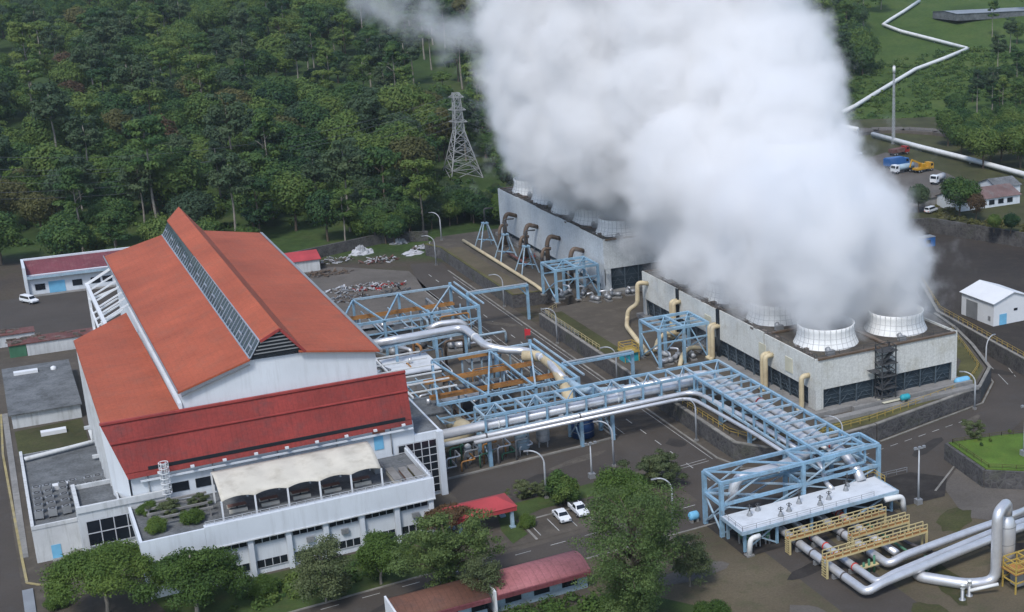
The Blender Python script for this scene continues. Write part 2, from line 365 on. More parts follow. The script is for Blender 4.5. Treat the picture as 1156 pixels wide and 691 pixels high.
def pipe(name, label, pts, r, mat='pipe', rad=1.5, group=None, cat='pipe', bands=(), bandmat='band', n=12):
    """a run of pipe; flanges or bands at fractions of its length"""
    P_ = bend(pts, rad); o = MB().tube(P_, r, n).build(name, mat); put(o, label, cat, group)
    L = [0]
    for i in range(1, len(P_)): L.append(L[-1] + (P_[i] - P_[i - 1]).length)
    for f in bands:
        t = f * L[-1]
        for i in range(1, len(P_)):
            if L[i] >= t:
                d = (P_[i] - P_[i - 1]).normalized(); c = P_[i - 1] + d * (t - L[i - 1])
                MB().tube([c - d * .12, c + d * .12], r * 1.14, n).build('flange', bandmat, o); break
    return o
def rail(label, pts, z=None, mat='yellow', h=1.1, step=2.0, name='handrail', group=None, w=.08):
    t = MB(); pts = [Vector(p) if len(p) == 3 else Vector((p[0], p[1], z)) for p in pts]
    for a, b in zip(pts, pts[1:]):
        n = max(1, round((b - a).length / step))
        for i in range(n + 1):
            c = a.lerp(b, i / n); t.beam(c, c + Vector((0, 0, h)), w)
        for k in (1.0, .55): t.beam(a + Vector((0, 0, h * k)), b + Vector((0, 0, h * k)), w * .8)
    o = t.build(name, mat); return put(o, label, 'railing', group)
def sheet(name, poly, z, mat):
    return struct(name, MB().add([(p[0], p[1], z) for p in poly], [tuple(range(len(poly)))]), mat)
def wall(label, pts, z0, z1, th_=.6, mat='stone', cap=None, name='retaining_wall', cat='wall', group=None):
    b = MB(); pts = [Vector((p[0], p[1], 0)) for p in pts]; n = len(pts); L, Rr = [], []
    for i in range(n):
        d = (pts[min(i + 1, n - 1)] - pts[max(i - 1, 0)]).normalized(); nn = Vector((-d.y, d.x, 0)) * th_ / 2
        L.append(pts[i] + nn); Rr.append(pts[i] - nn)
    for i in range(n - 1):
        b.prism([L[i], Rr[i], Rr[i + 1], L[i + 1]], z0, z1)
    if cap: 
        t = thing(name, label, cat, tuple(pts[0] + Vector((0, 0, z0))), group); b.build('masonry', mat, t)
        c = MB()
        for i in range(n - 1): c.prism([L[i] * 1.0, Rr[i], Rr[i + 1], L[i + 1]], z1 + .003, z1 + .18)
        c.build('coping', cap, t); return t
    o = b.build(name, mat); return put(o, label, cat, group)

# ---------------------------------------------------------------- land, roads, terraces
def land():
    fs = np.concatenate([np.linspace(-400, 300, 12), np.arange(320, 900, 12), np.linspace(910, 1500, 30), np.linspace(1600, 4200, 14)])
    ls = np.concatenate([np.linspace(-2500, -520, 12), np.arange(-500, 320, 14), np.linspace(340, 2500, 14)])
    vs = []; fc = []
    for f in fs:
        for l in ls: x, y = unfl(f, l); vs.append((x, y, th(x, y)))
    n = len(ls)
    for i in range(len(fs) - 1):
        for j in range(n - 1): fc.append((i * n + j, i * n + j + 1, (i + 1) * n + j + 1, (i + 1) * n + j))
    b = MB(); b.smooth = True; b.add(vs, fc); struct('ground', b, 'land')
land()
# plant apron: worn asphalt under and round the works
sheet('apron', [(-8, 205), (-8, 335), (40, 345), (70, 320), (101, 330), (101, 190), (84, 190), (60, 150), (20, 150), (-8, 180)], .02, 'asphalt2')
sheet('apron', [(86, 150), (84, 189), (101, 189), (118, 184), (125, 172), (118, 160)], .021, 'asphalt2')
sheet('dirt_yard', [(66, 178), (84, 182), (86, 171), (118, 165), (124, 160), (135, 150), (150, 140), (150, 100), (60, 100), (62, 165)], .035, 'dirt')
sheet('main_road', [(88, 120), (88, 330), (90, 345), (92, 356), (95, 361), (99.8, 361), (99.8, 352), (98.6, 340), (98.6, 192), (101, 186), (110, 183), (126, 184.4), (154, 190.2), (163.6, 198.6), (169.8, 212.6), (174.2, 225), (186, 245), (199, 240), (183, 222), (175, 205), (168, 188), (152, 178), (138, 170), (124, 162), (112, 172), (99, 171), (98, 150), (98, 120)], .05, 'asphalt')
sheet('side_road', [(56, 193), (88, 196.5), (88, 212), (83, 211.2), (56, 209.5)], .054, 'asphalt')
sheet('entrance_road', [(18, 176.5), (88, 180), (88, 171.5), (18, 169)], .058, 'asphalt')
sheet('parking_area', [(54, 180), (80, 180.6), (80, 191), (54, 191)], .062, 'asphalt2')
sheet('gravel_track', [(124, 163), (131, 168.5), (134, 160), (140, 150), (170, 158), (170, 120), (130, 140), (120, 152)], .066, 'path')
sheet('service_road', [(-12, 150), (-3.9, 185), (-3.9, 208), (-4.4, 262), (-3.9, 285), (-30, 320), (-60, 300), (-60, 150)], .05, 'asphalt')
sheet('store_yard', [(-14, 345), (-4, 375), (26, 376), (30, 330), (0, 330)], .05, 'asphalt')
sheet('gravel_lot', [(52, 309), (52, 356), (74, 366), (90, 350), (88, 309)], .05, 'path')
def lines(label_name, segs, w=.16, z=.075, mat='line'):
    b = MB()
    for (x0, y0), (x1, y1) in segs:
        p, q = Vector((x0, y0, 0)), Vector((x1, y1, 0)); d = (q - p).normalized(); n = Vector((-d.y, d.x, 0)) * w / 2
        b.add([(p - n)[:2] + (z,), (p + n)[:2] + (z,), (q + n)[:2] + (z,), (q - n)[:2] + (z,)], [(0, 1, 2, 3)])
    return struct(label_name, b, mat)
lines('road_marking', [((93.3, y), (93.3, y + 2.6)) for y in np.arange(186, 345, 6.2)], .17)
lines('road_marking', [((88.6, 213), (88.6, 330)), ((97.9, 194), (97.9, 338))], .12)
lines('road_marking', [((90.0, 213), (90.0, 300))], .10)
lines('road_marking', [((90, 194), (97, 194.6)), ((90.2, 193), (97, 193.6))], .12)
lines('road_marking', [((x, 175.3 + (x - 18) * .05), (x + 2.4, 175.4 + (x - 18) * .05)) for x in np.arange(24, 86, 5.5)], .14)
lines('road_marking', [((62.5 + 2.9 * k, 181.5), (62.5 + 2.9 * k, 186.5)) for k in range(6)], .12)
lines('road_marking', [((120 + t * 3.4, 181.2 + t * .52), (121.8 + t * 3.4, 181.5 + t * .52)) for t in range(9)], .13)
lines('road_marking', [((169, 199), (171.3, 204)), ((172.5, 208), (174.6, 213)), ((176.5, 217), (179, 221.5)), ((181, 225.5), (185, 231))], .16)
lines('road_marking', [((164.8, 196.3), (170.6, 211.2)), ((170.6, 211.2), (175.2, 224.2))], .14)
prnd = random.Random(21)
def ground_patch(x, y, w, d, mat, a=0.0, z=.07, n=9):
    pts = []
    for k in range(n):
        t = 2 * math.pi * k / n; q = prnd.uniform(.75, 1.15); u, v = w / 2 * q * math.cos(t), d / 2 * q * math.sin(t); pts.append((x + u * math.cos(a) - v * math.sin(a), y + u * math.sin(a) + v * math.cos(a)))
    sheet('road_patch', pts, z, mat)
for i, (x, y, w, d, m_) in enumerate([(91, 225, 3, 9, 'patchdark'), (95.6, 246, 2.4, 14, 'patchdark'), (92, 262, 2.2, 8, 'patchpale'), (96, 204, 3.4, 5, 'patchdark'), (70, 202, 9, 3.4, 'patchdark'), (78, 206, 12, 2.2, 'patchpale'), (62, 197.4, 7, 1.6, 'patchpale'), (40, 173, 12, 2.2, 'patchdark'), (72, 174.6, 9, 1.8, 'patchpale'),
        (132, 178.4, 10, 2.6, 'patchdark'), (146, 184, 9, 2, 'patchpale'), (168, 203, 3, 8, 'patchdark'), (94.8, 290, 2.4, 16, 'patchpale'), (90.6, 310, 2, 10, 'patchdark'), (104, 178, 6, 2.4, 'patchpale')]): ground_patch(x, y, w, d, m_, .05 * i, .0705 + .0005 * i)
for i, (x, y, w, d, m_) in enumerate([(76, 158, 12, 5, 'path'), (90, 150, 8, 3, 'soil'), (118, 152, 10, 5, 'drygrass'), (128, 146, 9, 6, 'path'), (105, 136, 12, 4, 'drygrass'), (84, 138, 10, 5, 'path'), (98, 131, 7, 4, 'drygrass'), (78, 170, 7, 3, 'path'), (120, 140, 8, 3, 'soil')]): ground_patch(x, y, w, d, m_, .3 * i, .0765 + .0005 * i, 13)
def kerb(pts, mat='kerb', w=.35, h=.14):
    b = MB()
    for a, c in zip(pts, pts[1:]):
        d = (Vector(c) - Vector(a)).normalized(); n = Vector((-d.y, d.x)) * w / 2; a, c = Vector(a), Vector(c)
        b.prism([a - n, a + n, c + n, c - n], 0, h)
    struct('kerb', b, mat)
kerb([(98.8, 345), (98.8, 194), (100.5, 188)]); kerb([(99.8, 187.6), (110, 183.4), (126, 184.9)], 'kerb'); kerb([(126.5, 185), (154, 190.7), (163.2, 199), (169.4, 212.8), (173.8, 225.2)])
kerb([(87.8, 212.4), (87.8, 330)]); kerb([(56, 209.9), (83, 211.6), (87.6, 212.4)], 'kerb', .5, .25)
kerb([(-3.6, 285), (-4.1, 262), (-3.4, 215), (-3.2, 206), (-1.6, 204.2), (8, 204.6), (18, 205.5)], 'kerby')
kerb([(18, 176.9), (54, 178.7)]); kerb([(18, 168.7), (60, 170.4), (88, 171.1)]); kerb([(61.5, 180.4), (61.5, 187.6), (74, 188.2)])
kerb([(122, 162.5), (131.5, 169.5), (136, 172)], 'kerb')

# terraces: the raised ground carrying the cooling towers and the yard
T1 = [(101.6, 191.5), (101.6, 284), (106, 287), (112, 288), (175.5, 288), (175.5, 236), (172.8, 225), (168.4, 213.4), (162.2, 200), (153.5, 192.2), (126, 186.4), (112, 185.4), (105, 187)]
struct('terrace', MB().prism(T1, -.5, 3.0), 'asphalt2')
T2 = [(101.6, 302), (101.6, 358), (99.5, 364), (104, 372), (175, 376), (175.5, 288.4), (113, 288.4), (113, 302)]
struct('terrace', MB().prism(T2, -.5, 3.0), 'asphalt2')
sheet('terrace_verge', [(101.9, 303), (101.9, 357), (106.5, 357), (106.5, 303)], 3.02, 'dirt')
sheet('terrace_verge', [(102, 247), (102, 283), (106, 283.5), (106, 247)], 3.02, 'drygrass')
sheet('terrace_verge', [(112, 186), (126, 186.9), (153, 192.6), (161.6, 200.2), (167.8, 213.6), (171.5, 223), (166, 222), (160.5, 206), (152.5, 198), (126, 191.6), (112, 190)], 3.02, 'moss')
T3 = [(177.2, 236), (171.2, 197), (190, 188), (300, 232), (300, 320), (236, 318), (222, 301), (190, 262)]
struct('yard_terrace', MB().prism(T3, -.5, 3.4), 'yardsoil')
T4 = [(222.6, 301.4), (204, 306), (180, 322), (178, 388), (150, 402), (155, 470), (210, 505), (420, 430), (420, 200), (300, 235), (236, 262)]
struct('upper_terrace', MB().prism(T4, -.5, 7.4), 'drygrass')
wall('long dark stone retaining wall along the main road below the front cooling tower', [(101.2, 284), (101.2, 192), (104.6, 187), (112, 184.9), (126, 185.9)], -.2, 3.06, .7, cap='kerb')
wall('dark stone wall curving round the corner of the front cooling tower terrace', [(126.3, 186), (153.8, 191.6), (162.7, 199.6), (168.9, 213.1), (173.3, 225), (176, 236)], -.2, 3.06, .7, cap='kerb')
wall('dark stone wall beside the main road below the rear cooling tower', [(113, 301.6), (101.2, 301.6), (101.2, 358), (98.8, 364)], -.2, 3.25, .7, cap='moss')
wall('dark block wall at forest edge behind the scrap heaps', [(60, 372), (76, 378), (92, 384), (104, 380)], -.2, 3.2, .7)
wall('stone retaining wall below the white metal shed', [(190, 261.6), (176.8, 236), (170.8, 197), (190, 187)], -.2, 3.45, .7, cap='kerb')
wall('overgrown dark bank wall behind the dirt yard below the tiled house', [(300, 236), (236, 262.6), (222.2, 301), (204, 305.6), (179.6, 321.6)], 3.3, 7.5, .8)
# raised lawn island
isl = [(129.6, 159.4), (131.3, 172), (141, 170), (158, 163), (170, 152), (160, 143), (146, 146)]
t_isl = struct('lawn_terrace', MB().prism([(x + (142 - x) * .02, y + (158 - y) * .02) for x, y in isl], -.2, 3.3), 'brightgrass')
wall('dark rubble stone wall round the raised lawn beside the junction', isl + [isl[0]], -.2, 3.1, .7)
rail('low yellow-green rail round the raised lawn', [(p[0] + (142 - p[0]) * .06, p[1] + (158 - p[1]) * .06) for p in isl + [isl[0]]], 3.3, 'moss', .7, 2.2)
# grass patches
sheet('lawn', [(-1.7, 245.4), (8.9, 247), (8.9, 274.5), (-1.9, 273.4)], .09, 'drygrass')
sheet('lawn', [(-60, 338), (-10, 352), (-8, 374), (-30, 400), (-80, 390)], .03, 'brightgrass')
sheet('lawn', [(58, 186), (60, 194.5), (80, 195.8), (80, 190.8), (66, 190.4), (61, 188.6), (61, 183), (58, 181)], .10, 'grass')
sheet('lawn', [(14, 176.8), (50, 178.6), (50, 190.4), (18.6, 190.4), (10, 196)], .08, 'grass')
sheet('lawn', [(10, 120), (78, 120), (78, 140), (72, 150), (66, 159), (20, 156)], .085, 'grass')
sheet('hard_verge', [(54, 304), (54, 309), (88, 309), (88, 304)], .07, 'conc')

# ---------------------------------------------------------------- powerhouse
YF, YM = 205.0, 208.0
zA, zB, zG, zC, zD, zE = 23.6, 26.7, 29.3, 30.7, 26.6, 24.9
xA, xB, xG, xC, xD, xE = 19.6, 29.2, 30.9, 33.8, 37.0, 47.3
YB = 303.0
ph = thing('powerhouse', 'large powerhouse with orange gable roof, glazed ridge monitor and red front roof', 'building', (30, YF, 0))
b = MB()
b.extr([(xA, 0), (xE, 0), (xE, zE - .45), (xD, zD - .45), (xB, zB - .45), (xA, zA - .45)], YM + .3, YB - .6)
b.box(9.6, xA - .02, YM + .32, 255, 0, 20.2)
b.build('wall', 'white', ph)
b = MB(); b.box(11.3, 51.2, YF, YM + .28, 0, 13.2); b.box(51.23, 55.4, YF, 226, 0, 10.8)
b.build('front_wall', 'white', ph)
MB().box(51.6, 55.0, YF + .5, 225.6, 10.82, 10.9).build('flat_roof', 'slab', ph)
# main roof: two slopes
o_ = .55
MB().slab([(xA - .5, YM - o_, zA - .12), (xB, YM - o_, zB), (xB, YB, zB), (xA - 1.3, YB + 1.5, zA - .3)], .28).build('roof', 'orange', ph)
MB().slab([(xD - .9, YM - o_, zD + .2), (xE + .5, YM - o_, zE - .1), (xE + .5, YB, zE - .1), (xD - .9, YB, zD + .2)], .28).build('roof', 'orange', ph)
# ridge monitor
mon = MB().slab([(xG, YM - o_, zG), (xC, YM - o_, zC), (xC, YB + 7.5, zC), (xG - .3, YB + 1.2, zG)], .2)
mon.slab([(xC + .003, YM - o_, zC), (xD, YM - o_, zD + .02), (xD, YB + .02, zD + .02), (xC + .003, YB + 7.5, zC)], .2)
mon = mon.build('monitor_roof', 'orange', ph)
b = MB()
b.quad((xB + .12, YM - .3, zB), (xG + .02, YM - .3, zG - .1), (xG - .2, YB + 1, zG - .1), (xB + .12, YB, zB)); gl = b.build('clerestory_window', 'clere', ph)
b = MB(); n = 46
for i in range(n + 1):
    y = YM - .3 + (YB - YM) * i / n
    b.beam((xB + .06, y, zB), (xG - .06, y, zG - .1), .2 if i % 2 == 0 else .08, .12)
for k in (0.02, .97): b.beam((xB + (xG - xB) * k - .04, YM - .3, zB + (zG - zB) * k), (xB + (xG - xB) * k - .04, YB, zB + (zG - zB) * k), .2, .16)
for i in range(0, n, 4):
    y = YM + (YB - YM) * (i + .5) / n; b.beam((xB + .7, y, zB + 1.05), (xB + .7, y + 2.6, zB + 1.05), .12, .3)
b.build('mullion', 'clerebar', gl)
lg = MB().extr([(xB + .2, zB), (xG, zG - .2), (xC, zC - .25), (xD - .1, zD)], YM - .2, YM + .1).build('gable_louvre', 'darkin', ph)
b = MB()
for k in range(1, 7):
    z = zB + (zC - zB) * k / 7.5
    l = xB + .2 + (xG - xB) * min(1, (z - zB) / (zG - zB)) if z < zG else xG + (xC - xG) * (z - zG) / (zC - zG)
    rgt = xD - (xD - xC) * (z - zB) / (zC - zB)
    b.beam((l + .1, YM - .28, z), (rgt - .15, YM - .28, z), .1, .16)
b.build('slat', 'steel', lg)
MB().beam((xG, YM - .5, zG - .2), (xC, YM - .5, zC - .15), .18, .4).beam((xC, YM - .5, zC - .15), (xD, YM - .5, zD - .1), .18, .4).build('bargeboard', 'redtrim', ph)
b = MB()
b.beam((xE + .75, YM - o_, zE - .25), (xE + .75, YB, zE - .25), .4, .45)
b.build('gutter', 'steel', ph)
b = MB(); b.beam((xE + .55, YM - o_, zE - .02), (xE + .55, YB, zE - .02), .16, .14); b.beam((xA - .55, YM - o_, zA - .1), (xA - 1.35, YB + 1.5, zA - .25), .16, .3); b.build('eaves_flashing', 'steel', ph)
# lower left roof and the white parapet strip
MB().slab([(8.9, YM - .1, 20.45), (xA - .62, YM - .1, 20.85), (xA - 1.4, 267, 20.85), (8.9, 254.5, 20.5)], .3).build('lean_to_roof', 'orange', ph)
MB().slab([(xA - .6, YM, 21.6), (xA - .1, YM, 21.6), (xA - .1, 268, 21.6), (xA - .9, 268, 21.6)], 1.2).build('parapet_strip', 'white', ph)
b = MB()
for i in range(13): b.box(9.1, 9.58, 208.5 + i * 3.8, 209.1 + i * 3.8, 0, 20.1)
b.beam((9.3, 208, 20.0), (9.3, 254.6, 20.0), .5, .35)
b.build('side_pier', 'whited', ph)
b = MB()
for i in range(9): b.beam((8.2, 211 + i * 5, 4 + (i % 3)), (9.4, 211 + i * 5, 4 + (i % 3)), .5)
b.build('wall_duct', 'whited', ph)
# red mansard over the front block, in three bands with a lamp rail
def mx(t, x0, x1): return (x0 + (x1 - x0) * t)
bl, br, tl, tr = Vector((11.0, YF - .7, 12.9)), Vector((50.9, YF - .7, 12.9)), Vector((8.7, YM - .12, 20.6)), Vector((51.4, YM - .12, 20.6))
b = MB()
for (a, c, off) in ((0, .09, .0), (.1, .62, .0), (.62, 1, .25)):
    p = [bl.lerp(tl, a), br.lerp(tr, a), br.lerp(tr, c), bl.lerp(tl, c)]
    for q in p: q.y -= off * .4
    b.add(p + [q + Vector((0, .35, 0)) for q in p], [(0, 1, 2, 3), (7, 6, 5, 4), (0, 4, 5, 1), (1, 5, 6, 2), (2, 6, 7, 3), (3, 7, 4, 0)])
red = b.build('front_roof', 'red', ph)
b = MB(); b.beam(bl.lerp(tl, .64) + Vector((0, -.2, 0)), br.lerp(tr, .64) + Vector((0, -.2, 0)), .25, .18)
b.beam(tl + Vector((0, -.2, .0)), tr + Vector((0, -.2, 0)), .5, .3); b.build('ridge_cap', 'redtrim', red)
b = MB(); b.beam(bl.lerp(tl, .13) + Vector((3, -.1, 0)), br.lerp(tr, .13) + Vector((-1, -.1, 0)), .15, .5); b.build('gutter_slot', 'darkin', red)
b = MB()
for i in range(9): c = bl.lerp(br, .1 + i * .108) + Vector((0, -.25, .15)); b.box(c.x - .25, c.x + .25, c.y - .3, c.y + .1, c.z, c.z + .3)
b.build('eaves_lamp', 'whiteclean', red)
MB().slab([tl + Vector((0, .2, -.1)), tr + Vector((0, .2, -.1)), Vector((xE + .2, YM + .28, 20.5)), Vector((9, YM + .28, 20.5))], .25).build('roof_kerb', 'redtrim', ph)
MB().add([bl + Vector((0, .3, 0)), tl + Vector((0, .3, 0)), Vector((9.6, YM + .2, 0)), Vector((11.3, YF + .2, 0))], [(0, 1, 2, 3)]).build('end_wall', 'white', ph)
# glazed bay at right of the front
MB().box(44.6 + 3.9, 54.5, YF - .12, YF - .02, .6, 9.6).build('glazed_wall', 'glass', ph)
b = MB()
for i in range(6): b.box(48.5 + i * 1.2 - .06, 48.5 + i * 1.2 + .06, YF - .22, YF - .13, .6, 9.6)
for i in range(8): b.box(48.5, 54.5, YF - .2, YF - .125, .6 + i * 1.28 - .05, .6 + i * 1.28 + .05)
b.build('mullion', 'mull', ph)
MB().box(54.5, 55.5, YF - .9, YF - .002, 0, 10.9).build('corner_pier', 'white', ph)
MB().box(45.0, 46.4, YF - .1, YF - .01, 9.6, 12.0).build('door', 'bluedoor', ph)
MB().box(44.9, 46.8, YF - .14, YF - .02, 12.05, 12.75).build('sign_panel', 'sign', ph)
# dark windows and ledges on the wall under the red eave
b = MB()
for x in (16, 19.5, 23, 40): b.box(x, x + 2.6, YF - .08, YF - .01, 9.4, 10.8)
b.build('window', 'glass', ph)
MB().beam((12.5, YF - .4, 12.2), (51, YF - .4, 12.2), .5, .25).build('ledge', 'white', ph)

for x in (13.5, 22, 31, 39.5, 47.6):
    MB().tube([(x, YF - .16, 8.4), (x, YF - .16, 12.7)], .09, 6).build('downpipe', 'steel', ph)
b = MB(); b.beam((xA, YM - .15, zA - 1.0), (xB, YM - .15, zB - 1.0), .12, .18); b.build('cable_run', 'steel', ph)
# office annex below
YA = 191.2
an = thing('office_annex', 'white two storey office block below the powerhouse with strip windows and roof terrace', 'building', (34, YA, 0))
MB().box(10.8, 49.4, YA + .02, YF - .52, 0, 8.2).build('wall', 'white', an)
MB().box(18.4, 49.8, YA - .7, YA + .3, 5.9, 9.1).box(10.4, 18.38, YA - .7, YA - .3, 5.9, 8.9).build('parapet', 'white', an)
MB().box(49.43, 49.9, YA + .32, YF - .04, 7.6, 9.1).box(10.4, 10.78, YA - .28, YF - .6, 7.2, 8.8).build('side_parapet', 'white', an)
MB().box(10.8, 49.4, YA + .32, YF - .55, 8.21, 8.3).build('terrace_floor', 'slab', an)
def window(par, x0, x1, z0, z1, y, n, gl='glass'):
    w = MB().box(x0, x1, y - .04, y + .02, z0, z1).build('window', gl, par); b = MB()
    for i in range(n + 1): x = x0 + (x1 - x0) * i / n; b.box(x - .05, x + .05, y - .1, y - .045, z0, z1)
    b.box(x0, x1, y - .1, y - .05, z0 - .1, z0 - .002); b.build('frame', 'mull', w)
    return w
for i in range(-1, 6):
    x0 = 19.4 + i * 5.05
    window(an, x0, x0 + 4.1, 4.75, 5.75, YA - .02, 4)
    window(an, x0, x0 + 4.1, 1.0, 2.1, YA - .02, 4)
b = MB()
for i in range(7): b.box(18.5 + i * 5.05, 19.2 + i * 5.05, YA - .6, YA - .07, 0, 5.9)
b.build('pilaster', 'white', an)
b = MB(); b.box(10.4, 49.8, YA - .9, YA - .705, 5.75, 5.9); b.build('drip_ledge', 'whited', an)
rail('low white rail along the office roof terrace edge', [(18.6, YA - .2), (49.6, YA - .2), (49.6, YF - 1)], 9.1, 'mull', .6, 1.2, w=.06)
for i, x in enumerate((21.6, 31.8, 36.6, 46.8)):
    u_ = MB().box(x - .5, x + .5, YA - .42, YA - .03, 3.3, 4.05).build('wall_air_unit', 'steel', an); MB().lathe((x, YA - .44, 3.4), [(.05, .3), (.1, .31)], 8).build('fan_grille', 'darksteel', u_)
# canopy on the terrace
cv = thing('fabric_canopy', 'long cream fabric canopy scalloped over the office roof terrace', 'canopy', (33, 197, 8.3))
nb = 5; x0c, x1c = 21.2, 43.0; b = MB(); b.smooth = True
gx, gy = 40, 8; vs = []
for j in range(gy + 1):
    for i in range(gx + 1):
        u, v = i / gx, j / gy; s_ = (u * nb) % 1 if i < gx else 1
        sag = .55 * (4 * s_ * (1 - s_)) ; x = x0c + (x1c - x0c) * u; y = 193.0 + (200.6 - 193.0) * v
        front = sag * .9 * (1 - v) ** 3
        z = 11.3 + 1.9 * math.sin(v * math.pi * .62) + sag * (.55 * (1 - v) ** 2) - .35 * (1 - abs(2 * s_ - 1)) * math.sin(v * math.pi)
        vs.append((x, y + front * .6 + .3 * math.sin(u * nb * math.pi * 2) * 0, z))
n = gx + 1
b.add(vs, [(j * n + i, j * n + i + 1, (j + 1) * n + i + 1, (j + 1) * n + i) for j in range(gy) for i in range(gx)])
cvf = b.build('fabric', 'canvas', cv)
sm_ = cvf.modifiers.new('thick', 'SOLIDIFY'); sm_.thickness = .06
for i in range(nb + 1):
    x = x0c + (x1c - x0c) * i / nb
    MB().beam((x, 193.1, 8.3), (x, 193.1, 11.3), .22).build('post', 'whiteclean', cv)
    MB().beam((x, 200.4, 8.3), (x, 200.4, 13.0), .22).build('post', 'whiteclean', cv)
# planted left end of the terrace
TERR = []
for k in range(4):
    t = thing('trellis', 'timber trellis beam over the planted left end of roof terrace', 'trellis', (16, 196 + k * 2, 8.3), 'trellis beams on the roof terrace'); MB().beam((12.2, 196 + k * 2, 9.6), (20.4, 196 + k * 2, 9.6), .3).build('beam', 'conc', t)
    for x in (12.6, 20): MB().beam((x, 196 + k * 2, 8.3), (x, 196 + k * 2, 9.5), .2).build('post', 'conc', t)
t = thing('caged_ladder', 'white caged ladder climbing from roof terrace to the red roof eave', 'ladder', (15.6, 203.7, 8.3)); b = MB()
for dx in (-.3, .3): b.beam((15.6 + dx, 204.0, 8.3), (15.6 + dx, 204.0, 14.6), .1)
for k in range(16): b.beam((15.3, 204.0, 8.5 + k * .38), (15.9, 204.0, 8.5 + k * .38), .06)
b.build('ladder', 'whiteclean', t); b = MB()
for k in range(7): b.tube([(15.6 + .62 * math.cos(a), 203.7 + .62 * math.sin(a), 10 + k * .78) for a in np.linspace(0, 2 * math.pi, 17)], .06, 5, False)
for a in np.linspace(math.pi, 2 * math.pi, 5): b.beam((15.6 + .62 * math.cos(a), 203.7 + .62 * math.sin(a), 10), (15.6 + .62 * math.cos(a), 203.7 + .62 * math.sin(a), 14.7), .06)
b.build('cage', 'whiteclean', t)
for i, (x, y, w) in enumerate([(13, 194.5, 2.2), (15, 199, 2.6), (17.4, 195, 2.4), (19, 199.5, 2.2), (12.6, 201.5, 2.0)]): TERR.append((x, y, w))
# terrace clutter
for i, (x, y, w, d, h, m, lab) in enumerate([(45.2, 195.2, 1.0, 5, .9, 'canvas', 'cream bench box on open end of roof terrace'), (47.0, 195, .9, 5.4, .6, 'brickfloor', 'brown planter trough near right edge of roof terrace'),
        (48.4, 195, 1.0, 5.4, .7, 'moss', 'mossy planter trough at far right of roof terrace'), (43.9, 199.5, 1.2, 2.2, 1.1, 'steel', 'grey equipment cabinet behind cream bench on roof terrace')]):
    t = thing('planter' if i else 'bench', lab, 'planter' if i else 'bench', (x, y, 8.31)); bb = MB().box(x - w / 2, x + w / 2, y - d / 2, y + d / 2, 8.31, 8.31 + h * .8); bb.build('box', m, t)
    MB().box(x - w / 2 - .08, x + w / 2 + .08, y - d / 2 - .08, y + d / 2 + .08, 8.31 + h * .8 + .002, 8.31 + h).build('rim', 'conc', t)
for i in range(5):
    t = thing('table', 'dark table with benches under the cream canopy', 'table', (23.5 + i * 4.3, 196.4, 8.31), 'tables under the roof canopy')
    x, y = 23.5 + i * 4.3, 196.4
    MB().box(x - 1.2, x + 1.2, y - .5, y + .5, 9.0, 9.08).build('tabletop', 'brickfloor', t); MB().box(x - .1, x + .1, y - .1, y + .1, 8.31, 8.998).build('leg', 'darksteel', t)
    for s_ in (-1, 1): MB().box(x - 1.2, x + 1.2, y + s_ * 1.0 - .18, y + s_ * 1.0 + .18, 8.31, 8.75).build('bench', 'canvas', t)

# utility block with the blue door, left of the annex
ut = thing('utility_block', 'white flat roofed utility block with pale blue door and dark grid window', 'building', (6, 212, 0))
MB().box(-1.6, 4.4, 212.1, 245.4, 0, 5.2).build('wall', 'whited', ut)
MB().box(4.2, 9.55, 204.5, 214, 0, 9.3).box(9.56, 15.5, 204.5, 204.96, 0, 9.3).build('wall', 'whited', ut)
b = MB(); b.box(-1.62, -1.2, 212.0, 245.4, 5.2, 5.8); b.box(-1.2, 4.17, 212.0, 212.4, 5.2, 5.7); b.box(4.1, 15.6, 204.3, 204.8, 9.31, 10.2); b.box(4.1, 4.6, 204.81, 214, 9.31, 10.2); b.box(9.3, 9.55, 204.81, 207.9, 9.31, 10.2); b.box(4.61, 9.29, 213.6, 214, 9.31, 10.0)
b.build('parapet', 'whited', ut)
MB().box(-1.2, 9.3, 214.03, 245, 5.21, 5.3).box(-1.2, 4.17, 212.42, 214.0, 5.21, 5.3).build('roof_slab', 'slab', ut); MB().box(4.62, 9.28, 204.83, 213.58, 9.32, 9.4).build('upper_roof_slab', 'slab', ut)
MB().box(4.45, 9.5, 214.05, 245.2, 0, 5.2).build('rear_wall', 'whited', ut)
MB().box(.4, 1.6, 212.02, 212.09, .1, 2.3).build('door', 'bluedoor', ut)
b = MB().box(5.0, 11.9, 204.4, 204.48, 4.1, 7.9); w = b.build('window', 'glass', ut); b = MB()
for i in range(5): b.box(5.0 + i * 1.72 - .06, 5.0 + i * 1.72 + .06, 204.3, 204.39, 4.1, 7.9)
for i in range(3): b.box(5.0, 11.9, 204.31, 204.395, 4.1 + i * 1.9 - .06, 4.1 + i * 1.9 + .06)
b.build('frame', 'mull', w)
MB().box(2.8, 4.2, 210.9, 212.0, 0, .9).build('step', 'conc', ut)
b = MB(); b.box(.3, 2.4, 211.2, 212.0, 0, .25); b.build('doorstep', 'conc', ut)
